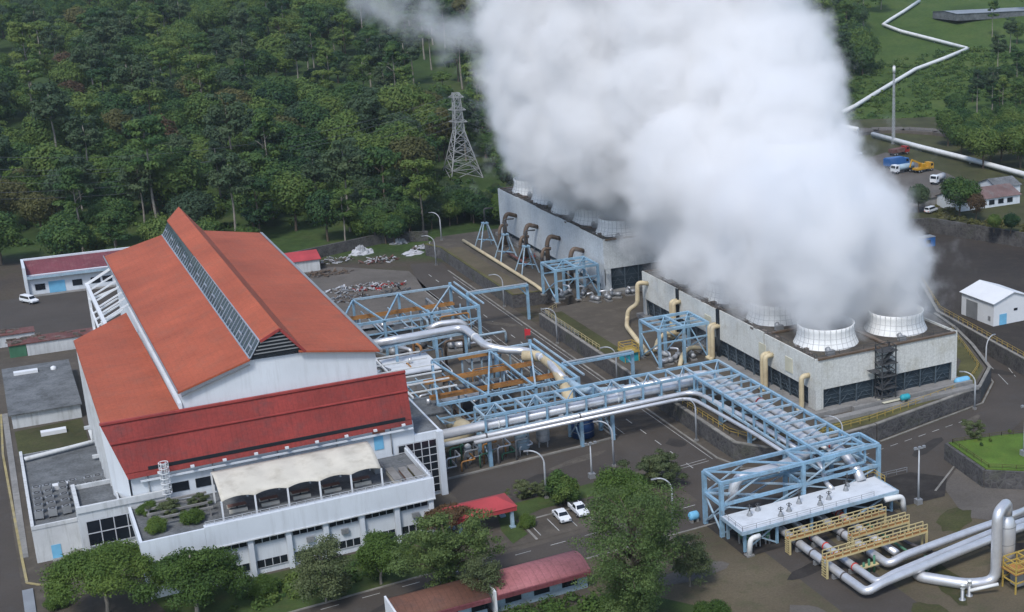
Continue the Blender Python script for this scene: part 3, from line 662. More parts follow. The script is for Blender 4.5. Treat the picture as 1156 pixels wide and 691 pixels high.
# condensers on its roof
def condenser():
    t = thing('condenser_unit', '', 'air conditioner', (0, 0, 0), 'condensers on the grey roof'); h = MB().box(-.55, .55, -.4, .4, .25, 1.35); h.build('casing', 'steel', t)
    MB().lathe((0, 0, 1.36), [(.38, 0), (.4, .1), (.34, .1), (.32, .02)], 14).build('fan_guard', 'darksteel', t)
    b = MB()
    for sx in (-.5, .5): b.box(sx - .06, sx + .06, -.42, .42, 0, .24)
    b.build('leg', 'darksteel', t); return t
def copy_tree(o, parent=None):
    c = o.copy(); COL.objects.link(c)
    if parent is not None: c.parent = parent
    for ch in o.children: copy_tree(ch, c)
    return c
cd = condenser(); k = 0
for j in range(5):
    for i in range(6):
        o = cd if k == 0 else copy_tree(cd); k += 1
        o.location = (-.3 + i * 1.72 + .2 * math.sin(k * 3.1), 215.4 + j * 2.5, 5.31); o.rotation_euler.z = .2 * math.sin(k * 5)
        o['label'] = 'grey condenser unit in %s row on flat roof above the blue door' % ('front', 'second', 'middle', 'fourth', 'rear')[j]
put(MB().box(2, 4.6, 226, 227.2, 5.31, 6.0).build('duct_box', 'whiteclean'), 'white duct box lying on the grey roof slab', 'duct')
put(MB().tube([(-1.0, 241, 5.9), (8.8, 243.5, 5.9), (8.8, 243.6, 8)], .35).build('duct', 'whited'), 'white round duct crossing rear of the grey roof', 'duct')
b = MB(); b.box(2, 6, 268, 269.4, 0, .8); put(b.build('duct_box', 'whiteclean'), 'white box beside the weedy lawn near powerhouse wall', 'duct')
sl = thing('slab_roofed_store', 'low building under a large stained grey slab roof left of the powerhouse', 'building', (3, 290, 0))
MB().box(-2, 9, 275.3, 305, 0, 2.6).build('wall', 'whited', sl); MB().box(-2.4, 9.3, 274.8, 305.6, 2.603, 2.85).build('roof', 'slab', sl)
MB().box(-.5, 3.6, 299.5, 300.8, 2.853, 3.4).build('skylight', 'whiteclean', sl); MB().lathe((6.3, 300, 2.853), [(.5, 0), (.5, .5), (.1, .7)], 12, True).build('roof_vent', 'whiteclean', sl)
# drain slabs along the left road
kerb([(-3.0, 285), (-3.0, 215)], 'conc', .9, .12)
b = MB(); b.box(-3.9, -2.6, 186, 203.4, 0, .25); put(b.build('drain_channel', 'steel'), 'blue grey covered drain running beside the left road', 'drain')

# ---------------------------------------------------------------- cooling towers
def fan_stack(par, x, y, z, r=6.1):
    pr = [(r, 0), (r * .955, .55), (r * .90, 1.3), (r * .87, 2.1), (r * .865, 2.9), (r * .885, 3.7), (r * .85, 3.7), (r * .83, 2.6), (r * .84, .6)]
    st = MB().lathe((x, y, z), pr, 48).build('fan_stack', 'stack', par, fix=False)
    b = MB()
    for k in range(32):
        t = 2 * math.pi * k / 32; c, s = math.cos(t), math.sin(t)
        for (r0, z0), (r1, z1) in zip(pr[:5], pr[1:6]): b.beam((x + c * r0, y + s * r0, z + z0), (x + c * r1, y + s * r1, z + z1), .09)
    for rr, zz in ((.92, 1.0), (.875, 1.9)):
        b.tube([(x + math.cos(2 * math.pi * k / 40) * r * rr, y + math.sin(2 * math.pi * k / 40) * r * rr, z + zz) for k in range(41)], .06, 4, False)
    b.build('rib', 'stackrib', st)
    b = MB()
    for k in range(6):
        t = k * math.pi / 3; c, s = math.cos(t), math.sin(t); b.beam((x, y, z + 1.5), (x + c * r * .78, y + s * r * .78, z + 1.6), .7, .08)
    b.lathe((x, y, z + 1.2), [(.7, 0), (.7, .6), (.1, .8)], 12); b.build('fan', 'darksteel', st)
    b = MB().tube([(x - r * .6, y - r - .9, z + .5), (x - r * .6, y - r - .2, z + 1.0)], .5).box(x - r * .6 - .8, x - r * .6 + .8, y - r - 1.6, y - r - .8, z, z + .9)
    b.build('fan_motor', 'steel', st)
def cooling_tower(label, x0, x1, y0, y1, zb, zt, zp, rows, cl, clf, wallmat, zs=None):
    zs = zs or zp
    t = thing('cooling_tower', label, 'cooling tower', ((x0 + x1) / 2, y0, zb))
    MB().box(x0 - 1.2, x1 + 1.2, y0 - 1.4, y1 + 1.2, zb, zb + .9).build('basin', 'conc', t)
    MB().box(x0 + 1.1, x1 - 1.1, y0 + 1.1, y1 - 1.1, zb + .9, zt - .4).build('fill', 'darkin', t)
    n = max(4, rows)
    L = (y1 - y0) / n
    for i in range(n):                                                   # cladding of the long left side, cell by cell
        MB().box(x0 - .02, x0 + .22, y0 + i * L + (.45 if i and wallmat else 0), y0 + (i + 1) * L, zs, zt + (.5 if i % 2 else .35)).build('side_cladding', cl, t)
    MB().box(x1 - .22, x1 + .02, y0, y1, zp, zt + .4).build('side_cladding', cl, t)
    MB().box(x0 + .23, x1 - .23, y0 - .02, y0 + .22, zp, zt + .42).build('front_cladding', clf, t)
    MB().box(x0 + .23, x1 - .23, y1 - .22, y1 + .02, zp, zt + .4).build('rear_cladding', clf, t)
    MB().box(x0 + .3, x1 - .3, y0 + .3, y1 - .3, zt - .39, zt).build('fan_deck', 'deck', t)
    b = MB()
    for (xa, xb, ya, yb) in ((x0, x0 + 1.6, y0, y0 + .8), (x1 - 1.1, x1, y0, y0 + .8), (x0, x0 + .8, y0 + .9, y0 + 2.6), (x0, x0 + .8, y1 - 1.5, y1)):
        b.box(xa, xb, ya, yb, zb + .91, zp - .003)
    b.build('corner_leg', clf, t)
    # recessed louvre bays: front and left, with lattice
    for axis in ('x', 'y'):
        a0, a1 = (x0 + 1.7, x1 - 1.2) if axis == 'x' else (y0 + 2.7, y1 - 1.6)
        face = MB(); lat = MB(); m = max(6, round((a1 - a0) / 3.4)); st = (a1 - a0) / m
        g = (lambda a, d, z: (a, y0 + d, z)) if axis == 'x' else (lambda a, d, z: (x0 + d, a, z))
        face.add([g(a0, .75, zb + .9), g(a1, .75, zb + .9), g(a1, .42, zp), g(a0, .42, zp)], [(0, 1, 2, 3)])
        if axis == 'y' and zs != zp: pass
        pf = face.build('louvre', 'louv', t)
        hh = (zp - zb - .9)
        for i in range(m + 1): lat.beam(g(a0 + i * st, .35, zb + .9), g(a0 + i * st, .2, zp), .22)
        for k in range(1, 5):
            lat.beam(g(a0, .55, zb + .9 + hh * k / 5), g(a1, .55, zb + .9 + hh * k / 5), .07)
        for i in range(m):
            for k in range(2):
                z_a, z_b = zb + .95 + hh * k / 2, zb + .9 + hh * (k + 1) / 2
                lat.beam(g(a0 + i * st, .45, z_a), g(a0 + (i + .5) * st, .45, z_b), .08); lat.beam(g(a0 + (i + .5) * st, .45, z_b), g(a0 + (i + 1) * st, .45, z_a), .08)
        lat.build('lattice', 'lattice', pf)
    Lr = (y1 - y0) / rows; w = (x1 - x0) / 2
    for j in range(rows):
        for i in range(2): fan_stack(t, x0 + w * (i + .5), y0 + Lr * (j + .5), zt, min(6.1, Lr * .44))
    # deck clutter, railing
    b = MB()
    for j in range(rows + 1):
        y = y0 + Lr * j; b.beam((x0 + .5, y, zt + .25), (x1 - .5, y, zt + .25), .5, .35)
    b.beam(((x0 + x1) / 2, y0 + .5, zt + .3), ((x0 + x1) / 2, y1 - .5, zt + .3), .8, .3); b.build('deck_pipe', 'brownpipe', t)
    b = MB(); rnd = random.Random(3)
    for i in range(46):
        y = y0 + 3 + rnd.random() * (y1 - y0 - 6); x = x0 + .5 + rnd.random() * 1.3; s_ = .25 + rnd.random() * .4; b.box(x - s_, x + s_, y - s_, y + s_, zt + .003, zt + .2 + rnd.random() * .5)
    put(b.build('deck_fittings', 'scrapb', t), kind='stuff')
    b = MB(); k = int((y1 - y0) / 2.5)
    for i in range(k + 1): b.beam((x0 + .3, y0 + (y1 - y0) * i / k, zt), (x0 + .3, y0 + (y1 - y0) * i / k, zt + 1.25), .06)
    k = int((x1 - x0) / 2.5)
    for i in range(k + 1): b.beam((x0 + (x1 - x0) * i / k, y0 + .4, zt), (x0 + (x1 - x0) * i / k, y0 + .4, zt + 1.2), .06)
    for zz in (.7, 1.2): b.beam((x0 + .3, y0, zt + zz), (x0 + .3, y1, zt + zz), .06); b.beam((x0, y0 + .4, zt + zz), (x1, y0 + .4, zt + zz), .06)
    b.build('deck_railing', 'darksteel', t)
    return t
C1 = dict(x0=119.7, x1=151.3, y0=195.6, y1=269.0)
ct1 = cooling_tower('nearest pale cooling tower block with two flared white fan stacks clear of the steam', 119.7, 151.3, 195.6, 269.0, 3, 13.2, 7.6, 4, 'cladY', 'clad', True)
ct2 = cooling_tower('farther blue-grey cooling tower block with a row of fan stacks under steam', 119.9, 151.0, 290.8, 364.2, 3, 16.0, 9.2, 5, 'cladb', 'cladbx', False, 5.2)
for y in (200.6, 210.5, 233): MB().box(119.55, 119.67, y + 3, y + 5.6, 8.6, 11.4).build('patch_panel', 'patch', ct1)
for y in (250.5, 232.2): MB().box(119.4, 119.66, y, y + 1.1, 3.9, 13.8).build('corner_gap', 'darkin', ct1)
# riser pipes on the left face of the near tower
def riser(par, y, ztop, off=1.6, r=.48, dbl=True, mat='beige'):
    for k in ((0, 1.15) if dbl else (0,)):
        MB().tube(bend([(119.75, y + k, ztop), (119.7 - off, y + k, ztop), (119.7 - off, y + k, 3.9), (119.7 - off - .9, y + k, 3.6)], .9, 6), r, 12).build('riser_pipe', mat, par)
for y, z, dd in ((197.9, 10.0, False), (211, 10.2, True), (232.5, 10.4, True), (250.0, 11.2, True)): riser(ct1, y, z, dbl=dd)
MB().tube(bend([(119.7, 266, 11.5), (117.4, 266.5, 12), (117.2, 266.5, 7), (115.2, 267, 6.0), (114.8, 267, 3.9), (112.5, 262, 3.8), (108.5, 243, 3.8)], 1.5, 6), .5, 12).build('riser_pipe', 'beige', ct1)
# stair tower on the front face
def stair_tower(par, x, y, z0, z1):
    b = MB()
    for dx in (-1.5, 1.5):
        for dy in (0, 2.2): b.beam((x + dx, y - dy, z0), (x + dx, y - dy, z1 + .9), .2)
    n = 4; H_ = (z1 - z0) / n
    for k in range(n + 1):
        z = z0 + H_ * k
        if k: b.box(x - 1.8, x + 1.8, y - 2.5, y - .05, z - .12, z)
        for dy in (0, 2.2): b.beam((x - 1.5, y - dy, z + .9), (x + 1.5, y - dy, z + .9), .1)
        for dx in (-1.5, 1.5): b.beam((x + dx, y, z + .9), (x + dx, y - 2.2, z + .9), .1)
        if k < n:
            s_ = 1 if k % 2 else -1
            b.beam((x - 1.4 * s_, y - 1.6, z), (x + 1.4 * s_, y - 1.6, z + H_), .8, .18); b.beam((x - 1.4 * s_, y - 2.1, z + .9), (x + 1.4 * s_, y - 2.1, z + H_ + .9), .08)
            b.beam((x - 1.5, y - 2.2, z), (x + 1.5, y - 2.2, z + H_), .08); b.beam((x - 1.5, y, z + H_), (x - 1.5, y - 2.2, z), .08)
    b.box(x - 3.4, x - 1.8, y - 2.0, y - .1, z0 + H_ * 2.4, z0 + H_ * 2.4 + .12)
    b.build('stair_tower', 'darksteel', par)
stair_tower(ct1, 133.8, 195.2, 3.9, 13.4)
b = MB(); b.box(118.6, 153, 190.6, 192.2, 3.02, 3.7); b.box(126, 153, 192.6, 193.4, 3.02, 4.2); b.build('basin_ledge', 'conc', ct1)
MB().box(132, 136, 191.9, 194.2, 3.9, 4.0).build('stair_landing', 'patch', ct1)
def oval_tank(label, x, y, z, col, l, r, name='tank'):
    t = thing(name, label, 'tank', (x, y, z)); MB().lathe((0, 0, 0), [(r * .2, -l / 2), (r * .8, -l / 2 + .12), (r, -l / 2 + .35), (r, l / 2 - .35), (r * .8, l / 2 - .12), (r * .2, l / 2)], 18, True)
    b = MB(); pts = [(x - l / 2 + l * k / 8, y, z + r + .3) for k in range(9)]; b.tube(pts, r, 16, rs=[r * .55, r * .95] + [r] * 5 + [r * .95, r * .55]); b.build('shell', col, t)
    b = MB()
    for dx in (-l * .28, l * .28): b.box(x + dx - .15, x + dx + .15, y - r * .8, y + r * .8, z, z + r * .75)
    b.build('saddle', 'conc', t); return t
oval_tank('small teal pump tank at foot of the dark stair tower', 136.2, 191.2, 3.7, 'teal', 2.0, .6)
oval_tank('bright blue covered tank on the terrace edge beside the lamp', 151.5, 189.2 + 4.8, 3.02, 'bluedoor', 3.4, .75)
rail('yellow handrail along terrace in front of nearest cooling tower', [(112, 187), (126, 187.8), (152, 193.3), (160.8, 200.6), (166.8, 213.6), (171, 223)], 3.02, 'yellow', 1.1, 2)
rail('yellow handrail beside the wall below the pipe bridge corner', [(102.2, 216), (102.3, 196), (104.6, 190.5), (110, 187.4)], 3.02, 'yellow', 1.1, 2)
rail('rusty rail on the wall before the white metal shed', [(190, 260.6), (177.6, 236), (171.4, 198)], 3.42, 'yellow', 1.1, 2.2)
rail('cream handrail along the road wall between the cooling towers', [(102, 252), (102, 283), (106, 286.5)], 3.02, 'cream', 1.1, 2)
rail('grey guard fence on the main road wall near first portal', [(101.4, 284), (101.4, 262)], 3.1, 'steel', 1.3, 2.4)

# ---------------------------------------------------------------- blue pipe frames by the towers
def box_frame(label, x0, x1, y0, y1, z0, z1, nx=2, w=.55, mat='blue'):
    t = thing('pipe_gantry', label, 'steel frame', ((x0 + x1) / 2, y0, z0))
    for i in range(nx + 1):
        for y in (y0, y1):
            x = x0 + (x1 - x0) * i / nx; memb(t, 'column', (x, y, z0), (x, y, z1), w, mat)
            MB().box(x - .6, x + .6, y - .6, y + .6, z0, z0 + .3).build('footing', 'conc', t)
    for y in (y0, y1): memb(t, 'beam', (x0 - .2, y, z1), (x1 + .2, y, z1), w * .95, mat); memb(t, 'beam', (x0, y, z1 - 2.6), (x1, y, z1 - 2.6), w * .5, mat)
    for i in range(nx + 1): x = x0 + (x1 - x0) * i / nx; memb(t, 'beam', (x, y0, z1 + .01), (x, y1, z1 + .01), w * .9, mat)
    for k in (.33, .66): memb(t, 'beam', (x0, y0 + (y1 - y0) * k, z1 - .02), (x1, y0 + (y1 - y0) * k, z1 - .02), w * .5, mat)
    for i in range(nx):
        xa, xb = x0 + (x1 - x0) * i / nx, x0 + (x1 - x0) * (i + 1) / nx
        memb(t, 'brace', (xa, y0, z1 - .05), (xb, y1, z1 - .05), w * .45, mat)
        if i: memb(t, 'brace', (xa, y1, z0 + .4), (xb, y1, z1 - 2.6), w * .35, mat); memb(t, 'brace', (xb, y1, z0 + .4), (xa, y1, z1 - 2.6), w * .35, mat)
    for x in (x0, x1): memb(t, 'brace', (x, y0, z0 + .4), (x, y1, z1 - 2.6), w * .35, mat); memb(t, 'brace', (x, y1, z0 + .4), (x, y0, z1 - 2.6), w * .35, mat)
    return t
box_frame('sky blue steel pipe frame before the farther cooling tower', 107.6, 118, 290.2, 298.8, 3, 10.8)
box_frame('sky blue steel pipe frame before the nearest cooling tower', 107.3, 118, 234.2, 243, 3, 10.9)
# supports and brown risers along the far tower
for i, y in enumerate((302, 317.5, 333, 349)):
    lab = ['nearest', 'second nearest', 'third', 'farthest'][i]
    if i:
        t = thing('pipe_support', '%s blue splayed support along the farther cooling tower' % lab, 'steel frame', (112, y + 4, 3))
        for dx, dy in ((-2.4, -2.4), (-2.4, 2.4), (2.2, -2.4), (2.2, 2.4)):
            memb(t, 'leg', (112 + dx, y + 4 + dy, 3), (112 + dx * .22, y + 4 + dy * .22, 9.6), .26, 'bluep')
        memb(t, 'crossbar', (110.3, y + 2.2, 5), (113.6, y + 5.8, 5), .2, 'blue'); memb(t, 'crossbar', (110.3, y + 5.8, 5.02), (113.6, y + 2.2, 5.02), .2, 'blue'); MB().box(111.2, 112.8, y + 3.2, y + 4.8, 9.5, 9.8).build('cap', 'blue', t)
        MB().tube(bend([(112, y + 4, 9.8), (112, y + 4, 13.6), (114.4, y + 3.4, 13.6)], .6), .2, 8).build('vent_pipe', 'darksteel', t)
    pipe('riser_pipe', '%s dark brown elbow riser at the farther cooling tower wall' % lab, [(119.85, y + 1, 11.2), (117.2, y + 1, 12.2), (116.4, y + 1, 10.6), (116.4, y + 1, 3.6)], .55, 'brownpipe', 1.3, 'brown risers at the farther tower', bands=(.45, .75))
    pipe('riser_pipe', 'short dark brown elbow in front of %s riser of farther tower' % lab, [(116.4, y - 1.2, 9.5), (114.6, y - 1.4, 9.8), (113.9, y - 1.6, 8.2), (113.9, y - 1.6, 3.4)], .42, 'brownpipe', 1.0, bands=(.5,))
pipe('supply_pipe', 'long cream pipe on low supports along the rear terrace', [(108.2, 361, 3.7), (108.2, 340, 3.7), (108.2, 306, 3.7), (108.2, 301, 3.4)], .42, 'beige', 1)
pipe('supply_pipe', 'short red brown pipe between brown risers of farther tower', [(113, 324, 4.2), (113, 340, 4.2)], .35, 'rust', 1)
# pumps and valves on the ground beneath frames
rnd = random.Random(5)
def pump(label, x, y, z, mat, s=1.0, rz=0, group=None):
    t = thing('pump_set', label, 'pump', (x, y, z), group, rz=rz or 1e-6); 
    MB().box(-1.3 * s, 1.3 * s, -.6 * s, .6 * s, 0, .3 * s).build('plinth', 'conc', t)
    MB().tube([(-1.1 * s, 0, .85 * s), (.2 * s, 0, .85 * s)], .45 * s, 12).build('motor', mat, t)
    MB().lathe((.75 * s, 0, .4 * s), [(.2 * s, 0), (.6 * s, .15 * s), (.6 * s, .8 * s), (.2 * s, 1.0 * s)], 12, True).build('casing', 'steel', t)
    MB().tube(bend([(.75 * s, 0, 1.2 * s), (.75 * s, 0, 2.0 * s), (.75 * s, 1.6 * s, 2.0 * s)], .4 * s), .2 * s, 8).build('outlet', 'pipe', t)
    t.location = (x, y, z); return t
places = [(109, 293, 'grey'), (112, 295, 'grey'), (115, 292.5, 'grey'), (118.5, 286, 'grey'), (115.5, 286.4, 'grey'), (121, 287.2, 'grey'), (125, 287.4, 'grey')]
for i, (x, y, c_) in enumerate(places):
    pump('grey pump set on the ground between the two cooling towers', x, y, 3.02, 'steel', 1.1, .5 * i, 'pumps between the towers')
for i, (x, y) in enumerate([(109.5, 236), (112.5, 237.5), (115.5, 236.6), (111, 240.4)]):
    pump('grey pump set under the blue frame at nearest tower', x, y, 3.02, ['pipe', 'scrapw', 'steel', 'pipew'][i], 1.1, .7 * i, 'pumps under the near frame')
t = thing('valve_skid', 'teal skid with yellow railed top beside the terrace road wall', 'valve skid', (104.4, 243, 3.02))
MB().box(103, 106, 241.6, 244.4, 3.02, 4.9).build('cabinet', 'teal', t); b = MB()
for x in (103, 106):
    for y in (241.4, 244.6): b.beam((x, y, 3.02), (x, y, 6.6), .14)
for z in (5.3, 6.0, 6.6): b.beam((103, 241.4, z), (106, 241.4, z), .12); b.beam((103, 244.6, z), (106, 244.6, z), .12); b.beam((103, 241.4, z), (103, 244.6, z), .12); b.beam((106, 241.4, z), (106, 244.6, z), .12)
b.build('railing', 'yellow', t); MB().box(102.8, 106.2, 241.2, 244.8, 4.95, 5.15).build('platform', 'yellow', t)
for y in (249.5, 238.0): pipe('supply_pipe', 'beige elbow pipe lying beneath near blue frame' if y > 245 else 'beige pipe curling under near blue frame toward tower', bend([(119.2, y, 4.2), (115.5, y - .4, 5.2), (113.4, y - 1.2, 4.2), (110.5, y - 6, 3.8)], 1), .45, 'beige', 1)

# portals over the main road
def portal(label, y, xl, xr, z, w=.55):
    t = thing('pipe_portal', label, 'pipe bridge', (xl, y, 0))
    for dy in (0, 1.3): memb(t, 'beam', (xl, y + dy, z), (xr, y + dy, z), w * .7, 'blue')
    for k in range(1, 5): memb(t, 'tie', (xl + (xr - xl) * k / 5, y, z), (xl + (xr - xl) * k / 5, y + 1.3, z), w * .45, 'blue')
    for x, zb in ((xl, 0), (xr, 0.0)): memb(t, 'column', (x, y + .65, zb), (x, y + .65, z + .15), w, 'blue')
    memb(t, 'brace', (xr, y + .6, z - 2.5), (xr - 2, y + .6, z - .2), w * .5, 'blue')
    memb(t, 'pipe', (xl, y + .65, z + .38), (xr, y + .65, z + .38), .22, 'pipe')
    return t
portal('narrow blue portal crossing the main road beside the far truss bay', 290.5, 87.2, 101.0, 8.2)
portal('narrow blue portal with rusty top crossing the main road at near truss bay', 232.6, 86.9, 101.0, 8.0)

# ---------------------------------------------------------------- truss bays right of the powerhouse
def truss_bay(label, x0, x1, ya, yb, z, xs_near, xs_far, w=.5):
    t = thing('truss_bay', label, 'steel frame', ((x0 + x1) / 2, ya, 0))
    memb(t, 'beam', (x0, ya, z), (x1, ya, z), w, 'blue'); memb(t, 'beam', (xs_far[0], yb, z), (x1, yb, z), w * .9, 'bluep')
    memb(t, 'beam', (x1, ya, z + .02), (x1, yb, z + .02), w, 'blue'); memb(t, 'beam', (x1 + 1.2, ya, z + .5), (x1 + 1.2, yb + 1, z + .5), w * .6, 'bluep')
    memb(t, 'beam', (x0, ya, z - 2.6), (x1, ya, z - 2.6), w * .55, 'blue')
    for x in xs_near: memb(t, 'column', (x, ya, 0), (x, ya, z), w, 'blue')
    for x in xs_far: memb(t, 'column', (x, yb, 0), (x, yb, z), w * .9, 'blue')
    memb(t, 'column', (x1, ya, 0), (x1, ya, z + .3), w * 1.2, 'blue'); memb(t, 'column', (x1, yb, 0), (x1, yb, z + .8), w * 1.1, 'blue')
    xs = [x0] + list(xs_near) + [x1]
    for i in range(len(xs_far)):
        xf = xs_far[i]
        for xn in (xs[min(i, len(xs) - 1)], xs[min(i + 1, len(xs) - 1)]): memb(t, 'diagonal', (xf, yb, z - .05), (xn, ya, z - .05), w * .62, 'blue')
    memb(t, 'diagonal', (x1, yb, z - .06), (xs[-2], ya, z - .06), w * .6, 'bluep')
    for i in range(len(xs) - 1):
        memb(t, 'brace', (xs[i], ya, z - 2.6), (xs[i + 1], ya, .3), w * .35, 'bluep'); memb(t, 'brace', (xs[i + 1], ya, z - 2.6), (xs[i], ya, .3), w * .35, 'bluep')
    ym = (ya + yb) / 2
    for zz in (4.1,):
        for yy in (ya + .6, ym, yb - .6): memb(t, 'platform_beam', (x0 + 1, yy, zz), (x1 - 1, yy, zz), w * .5, 'bluep')
        for k in range(6): x = x0 + 1 + (x1 - x0 - 2) * k / 5; memb(t, 'platform_beam', (x, ya + .6, zz + .02), (x, yb - .6, zz + .02), w * .4, 'blue'); memb(t, 'post', (x, ym, 0), (x, ym, zz + (2.2 if k % 2 else 0)), w * .5, 'bluep')
    MB().box(x0 + 3, x0 + (x1 - x0) * .45, ym - 1.2, ym + 2.4, 4.3, 4.36).build('grating', 'steel', t)
    for k in range(5):
        x = x0 + (x1 - x0) * (k + .5) / 5; memb(t, 'rafter', (x, ya + .3, z - 2.9), (x + .3, yb, z - 2.9), w * .4, 'bluep')
    return t
truss_bay('far pale blue truss bay between powerhouse roof and the main road', 57, 86.2, 280.6, 300.5, 8.0, (66.2, 76.0), (64.6, 74.5))
truss_bay('near pale blue truss bay behind the front pipe rack', 60.5, 86.2, 224.2, 249, 8.0, (69.4, 78.1), (66.8, 78.0))
for i, (x0, x1, y, z, lab) in enumerate([(58, 84.8, 294, 5.4, 'rusty orange cable tray deep inside the far truss bay'), (61.5, 85, 232.6, 6.2, 'long rusty orange tray nearest in the near truss bay'), (63, 84, 241.5, 6.2, 'long ochre tray behind the first in near truss bay'), (73, 84.6, 252.8, 6.0, 'short rusty tray at the back of near truss bay')]):
    t = thing('cable_tray', lab, 'cable tray', ((x0 + x1) / 2, y, 0)); b = MB()
    b.box(x0, x1, y - .55, y + .55, z, z + .12).box(x0, x1, y - .62, y - .56, z, z + .6).box(x0, x1, y + .56, y + .62, z, z + .6); b.build('tray', 'orangebeam', t); b = MB()
    for k in range(6): x = x0 + (x1 - x0) * (k + .3) / 6; b.beam((x, y, 0), (x, y, z), .3)
    b.build('post', 'bluep', t)
    bb = MB()
    for k in range(9): x = x0 + (x1 - x0) * (k + .5) / 9; bb.box(x - .05, x + .05, y - .5, y + .5, z + .3, z + .42)
    bb.build('rung', 'brownpipe', t)
# plant below the trusses
def vessel(label, x, y, z, r, h, mat, legs=True, group=None):
    t = thing('vessel', label, 'tank', (x, y, z), group); zb = z + (1.0 if legs else 0)
    MB().lathe((x, y, zb), [(r * .3, -.25 if legs else 0), (r, 0.15), (r, h - .4), (r * .75, h - .1), (r * .25, h + .1)], 20, True).build('shell', mat, t)
    b = MB()
    for k in range(4): a = k * math.pi / 2 + .4; b.beam((x + r * .9 * math.cos(a), y + r * .9 * math.sin(a), z), (x + r * .9 * math.cos(a), y + r * .9 * math.sin(a), zb + .5), .18)
    b.build('leg', 'steel', t); b = MB()
    for zz in (h * .3, h * .7): b.lathe((x, y, zb + zz), [(r * 1.02, 0), (r * 1.02, .12)], 20)
    b.build('band', 'steel', t); return t
vessel('pale blue upright tank under the front pipe rack', 71.5, 214, 0, 1.25, 4.6, 'bluep'); vessel('white upright tank under the front pipe rack', 75.8, 215.5, 0, 1.15, 4.2, 'scrapw')
vessel('navy blue tank between the rack legs at the road corner', 83.4, 216, 0, 2.0, 4.2, 'navy', False); vessel('small white vessel near left rack leg', 62.5, 215.5, 0, .6, 2.2, 'pipew')
for i in range(10):
    x, y = 58 + rnd.random() * 27, 217 + rnd.random() * 34
    pump('grey pump set on the floor beneath the near truss bay', x, y, .03, rnd.choice(['steel', 'pipe', 'bluep']), 1.2 + rnd.random() * .6, rnd.random() * 6, 'pumps beneath the near trusses')
for i in range(9):
    x, y = 57 + rnd.random() * 28, 258 + rnd.random() * 40
    pump('grey pump set on the floor beneath the far truss bay', x, y, .03, rnd.choice(['steel', 'pipe', 'darksteel']), 1.3 + rnd.random() * .7, rnd.random() * 6, 'pumps beneath the far trusses')
for i, (x, y, w_, d_, h_, m, lab) in enumerate([(61.5, 234, 5, 9, 4.5, 'conc', 'grey concrete housing inside the near truss bay beside powerhouse'), (74, 243, 9, 5, 3.2, 'darksteel', 'dark machine housing deep inside the near truss bay'), (68, 290, 10, 6, 3.4, 'darksteel', 'dark machine housing inside the far truss bay'), (80, 262, 6, 5, 2.6, 'steel', 'grey switch house between the two truss bays'), (66, 262, 9, 11, 3.6, 'conc', 'pale concrete housing with a steam wisp between truss bays')]):
    t = thing('machine_housing', lab, 'machine house', (x, y, 0)); MB().box(x - w_ / 2, x + w_ / 2, y - d_ / 2, y + d_ / 2, 0, h_).build('body', m, t)
    MB().box(x - w_ / 2 - .2, x + w_ / 2 + .2, y - d_ / 2 - .2, y + d_ / 2 + .2, h_ + .002, h_ + .25).build('roof', 'slab' if i != 4 else 'deckplate', t); MB().box(x - .6, x + .6, y - d_ / 2 - .06, y - d_ / 2 - .003, 0, 2.1).build('door', 'steel', t)
    b = MB().tube([(x, y, h_ + .25), (x, y, h_ + 1.4)], .35, 10); b.build('vent', 'pipe', t)
pipe('duct', 'large beige elbow duct at the powerhouse corner by the glazed bay', [(56, 219, 3), (62.6, 219, 3.6), (64.2, 221.5, 3.4), (64.2, 228, 2.4)], 1.6, 'beige', 2.2)
for k in range(5):
    pipe('pipe', 'thin grey pipe looping from the powerhouse side wall', [(47.6, 216 + k * 9.5, 9 - k * .6), (53 + k * .4, 216 + k * 9.5, 9 - k * .6), (55 + k * .4, 218 + k * 9.5, 7.5), (57 + k, 222 + k * 9, 4.5)], .35, 'pipe', 1.2, 'thin pipes out of the powerhouse side')
for i in range(34):
    a_, b_ = rnd.uniform(56.5, 83), rnd.choice([rnd.uniform(218, 248), rnd.uniform(256, 299)]); z_ = rnd.uniform(.8, 5.6); L_ = rnd.uniform(3, 9); q_ = rnd.random() < .5
    dx, dy = (L_, 0) if q_ else (0, L_)
    pipe('pipe', 'small grey pipe looping among the truss bay machinery', [(a_, b_, .1), (a_, b_, z_), (a_ + dx, b_ + dy, z_), (a_ + dx, b_ + dy, .1)], rnd.choice([.14, .2, .28]), rnd.choice(['pipe', 'steel', 'bluep', 'brownpipe', 'orangebeam']), .6, 'small pipes among the truss bays', n=8)
for i in range(14):
    x_ = 57 + i * 1.05; h_ = 1.2 + (i * 37 % 5) * .6
    pipe('pipe', 'thin pipe in the dense bundle under front rack beside glazed bay', [(x_, 211.8 + (i % 3) * 1.2, .1), (x_, 211.8 + (i % 3) * 1.2, h_), (x_ + 2.4, 211.8 + (i % 3) * 1.2, h_), (x_ + 2.4, 216, h_), (x_ + 2.4, 216, .1)], .15, ('steel', 'pipe', 'greenp', 'orangebeam')[i % 4], .5, 'pipe bundle under the front rack', n=8)
# ladder racks by the red roof corner
t = thing('pipe_trestle', 'pale ladder-like pipe trestle beside the red roof corner', 'pipe rack', (58, 250, 0))
for x in (54.6, 57.6):
    memb(t, 'beam', (x, 229, 8.4), (x, 256, 8.4), .3, 'pipew')
for k in range(6): memb(t, 'rung', (53, 231 + k * 4.6, 8.6), (66, 231 + k * 4.6, 8.6), .24, 'pipew')
for x in (54.6, 57.6):
    for y in (230, 255): memb(t, 'post', (x, y, 0), (x, y, 8.4), .35, 'bluep')
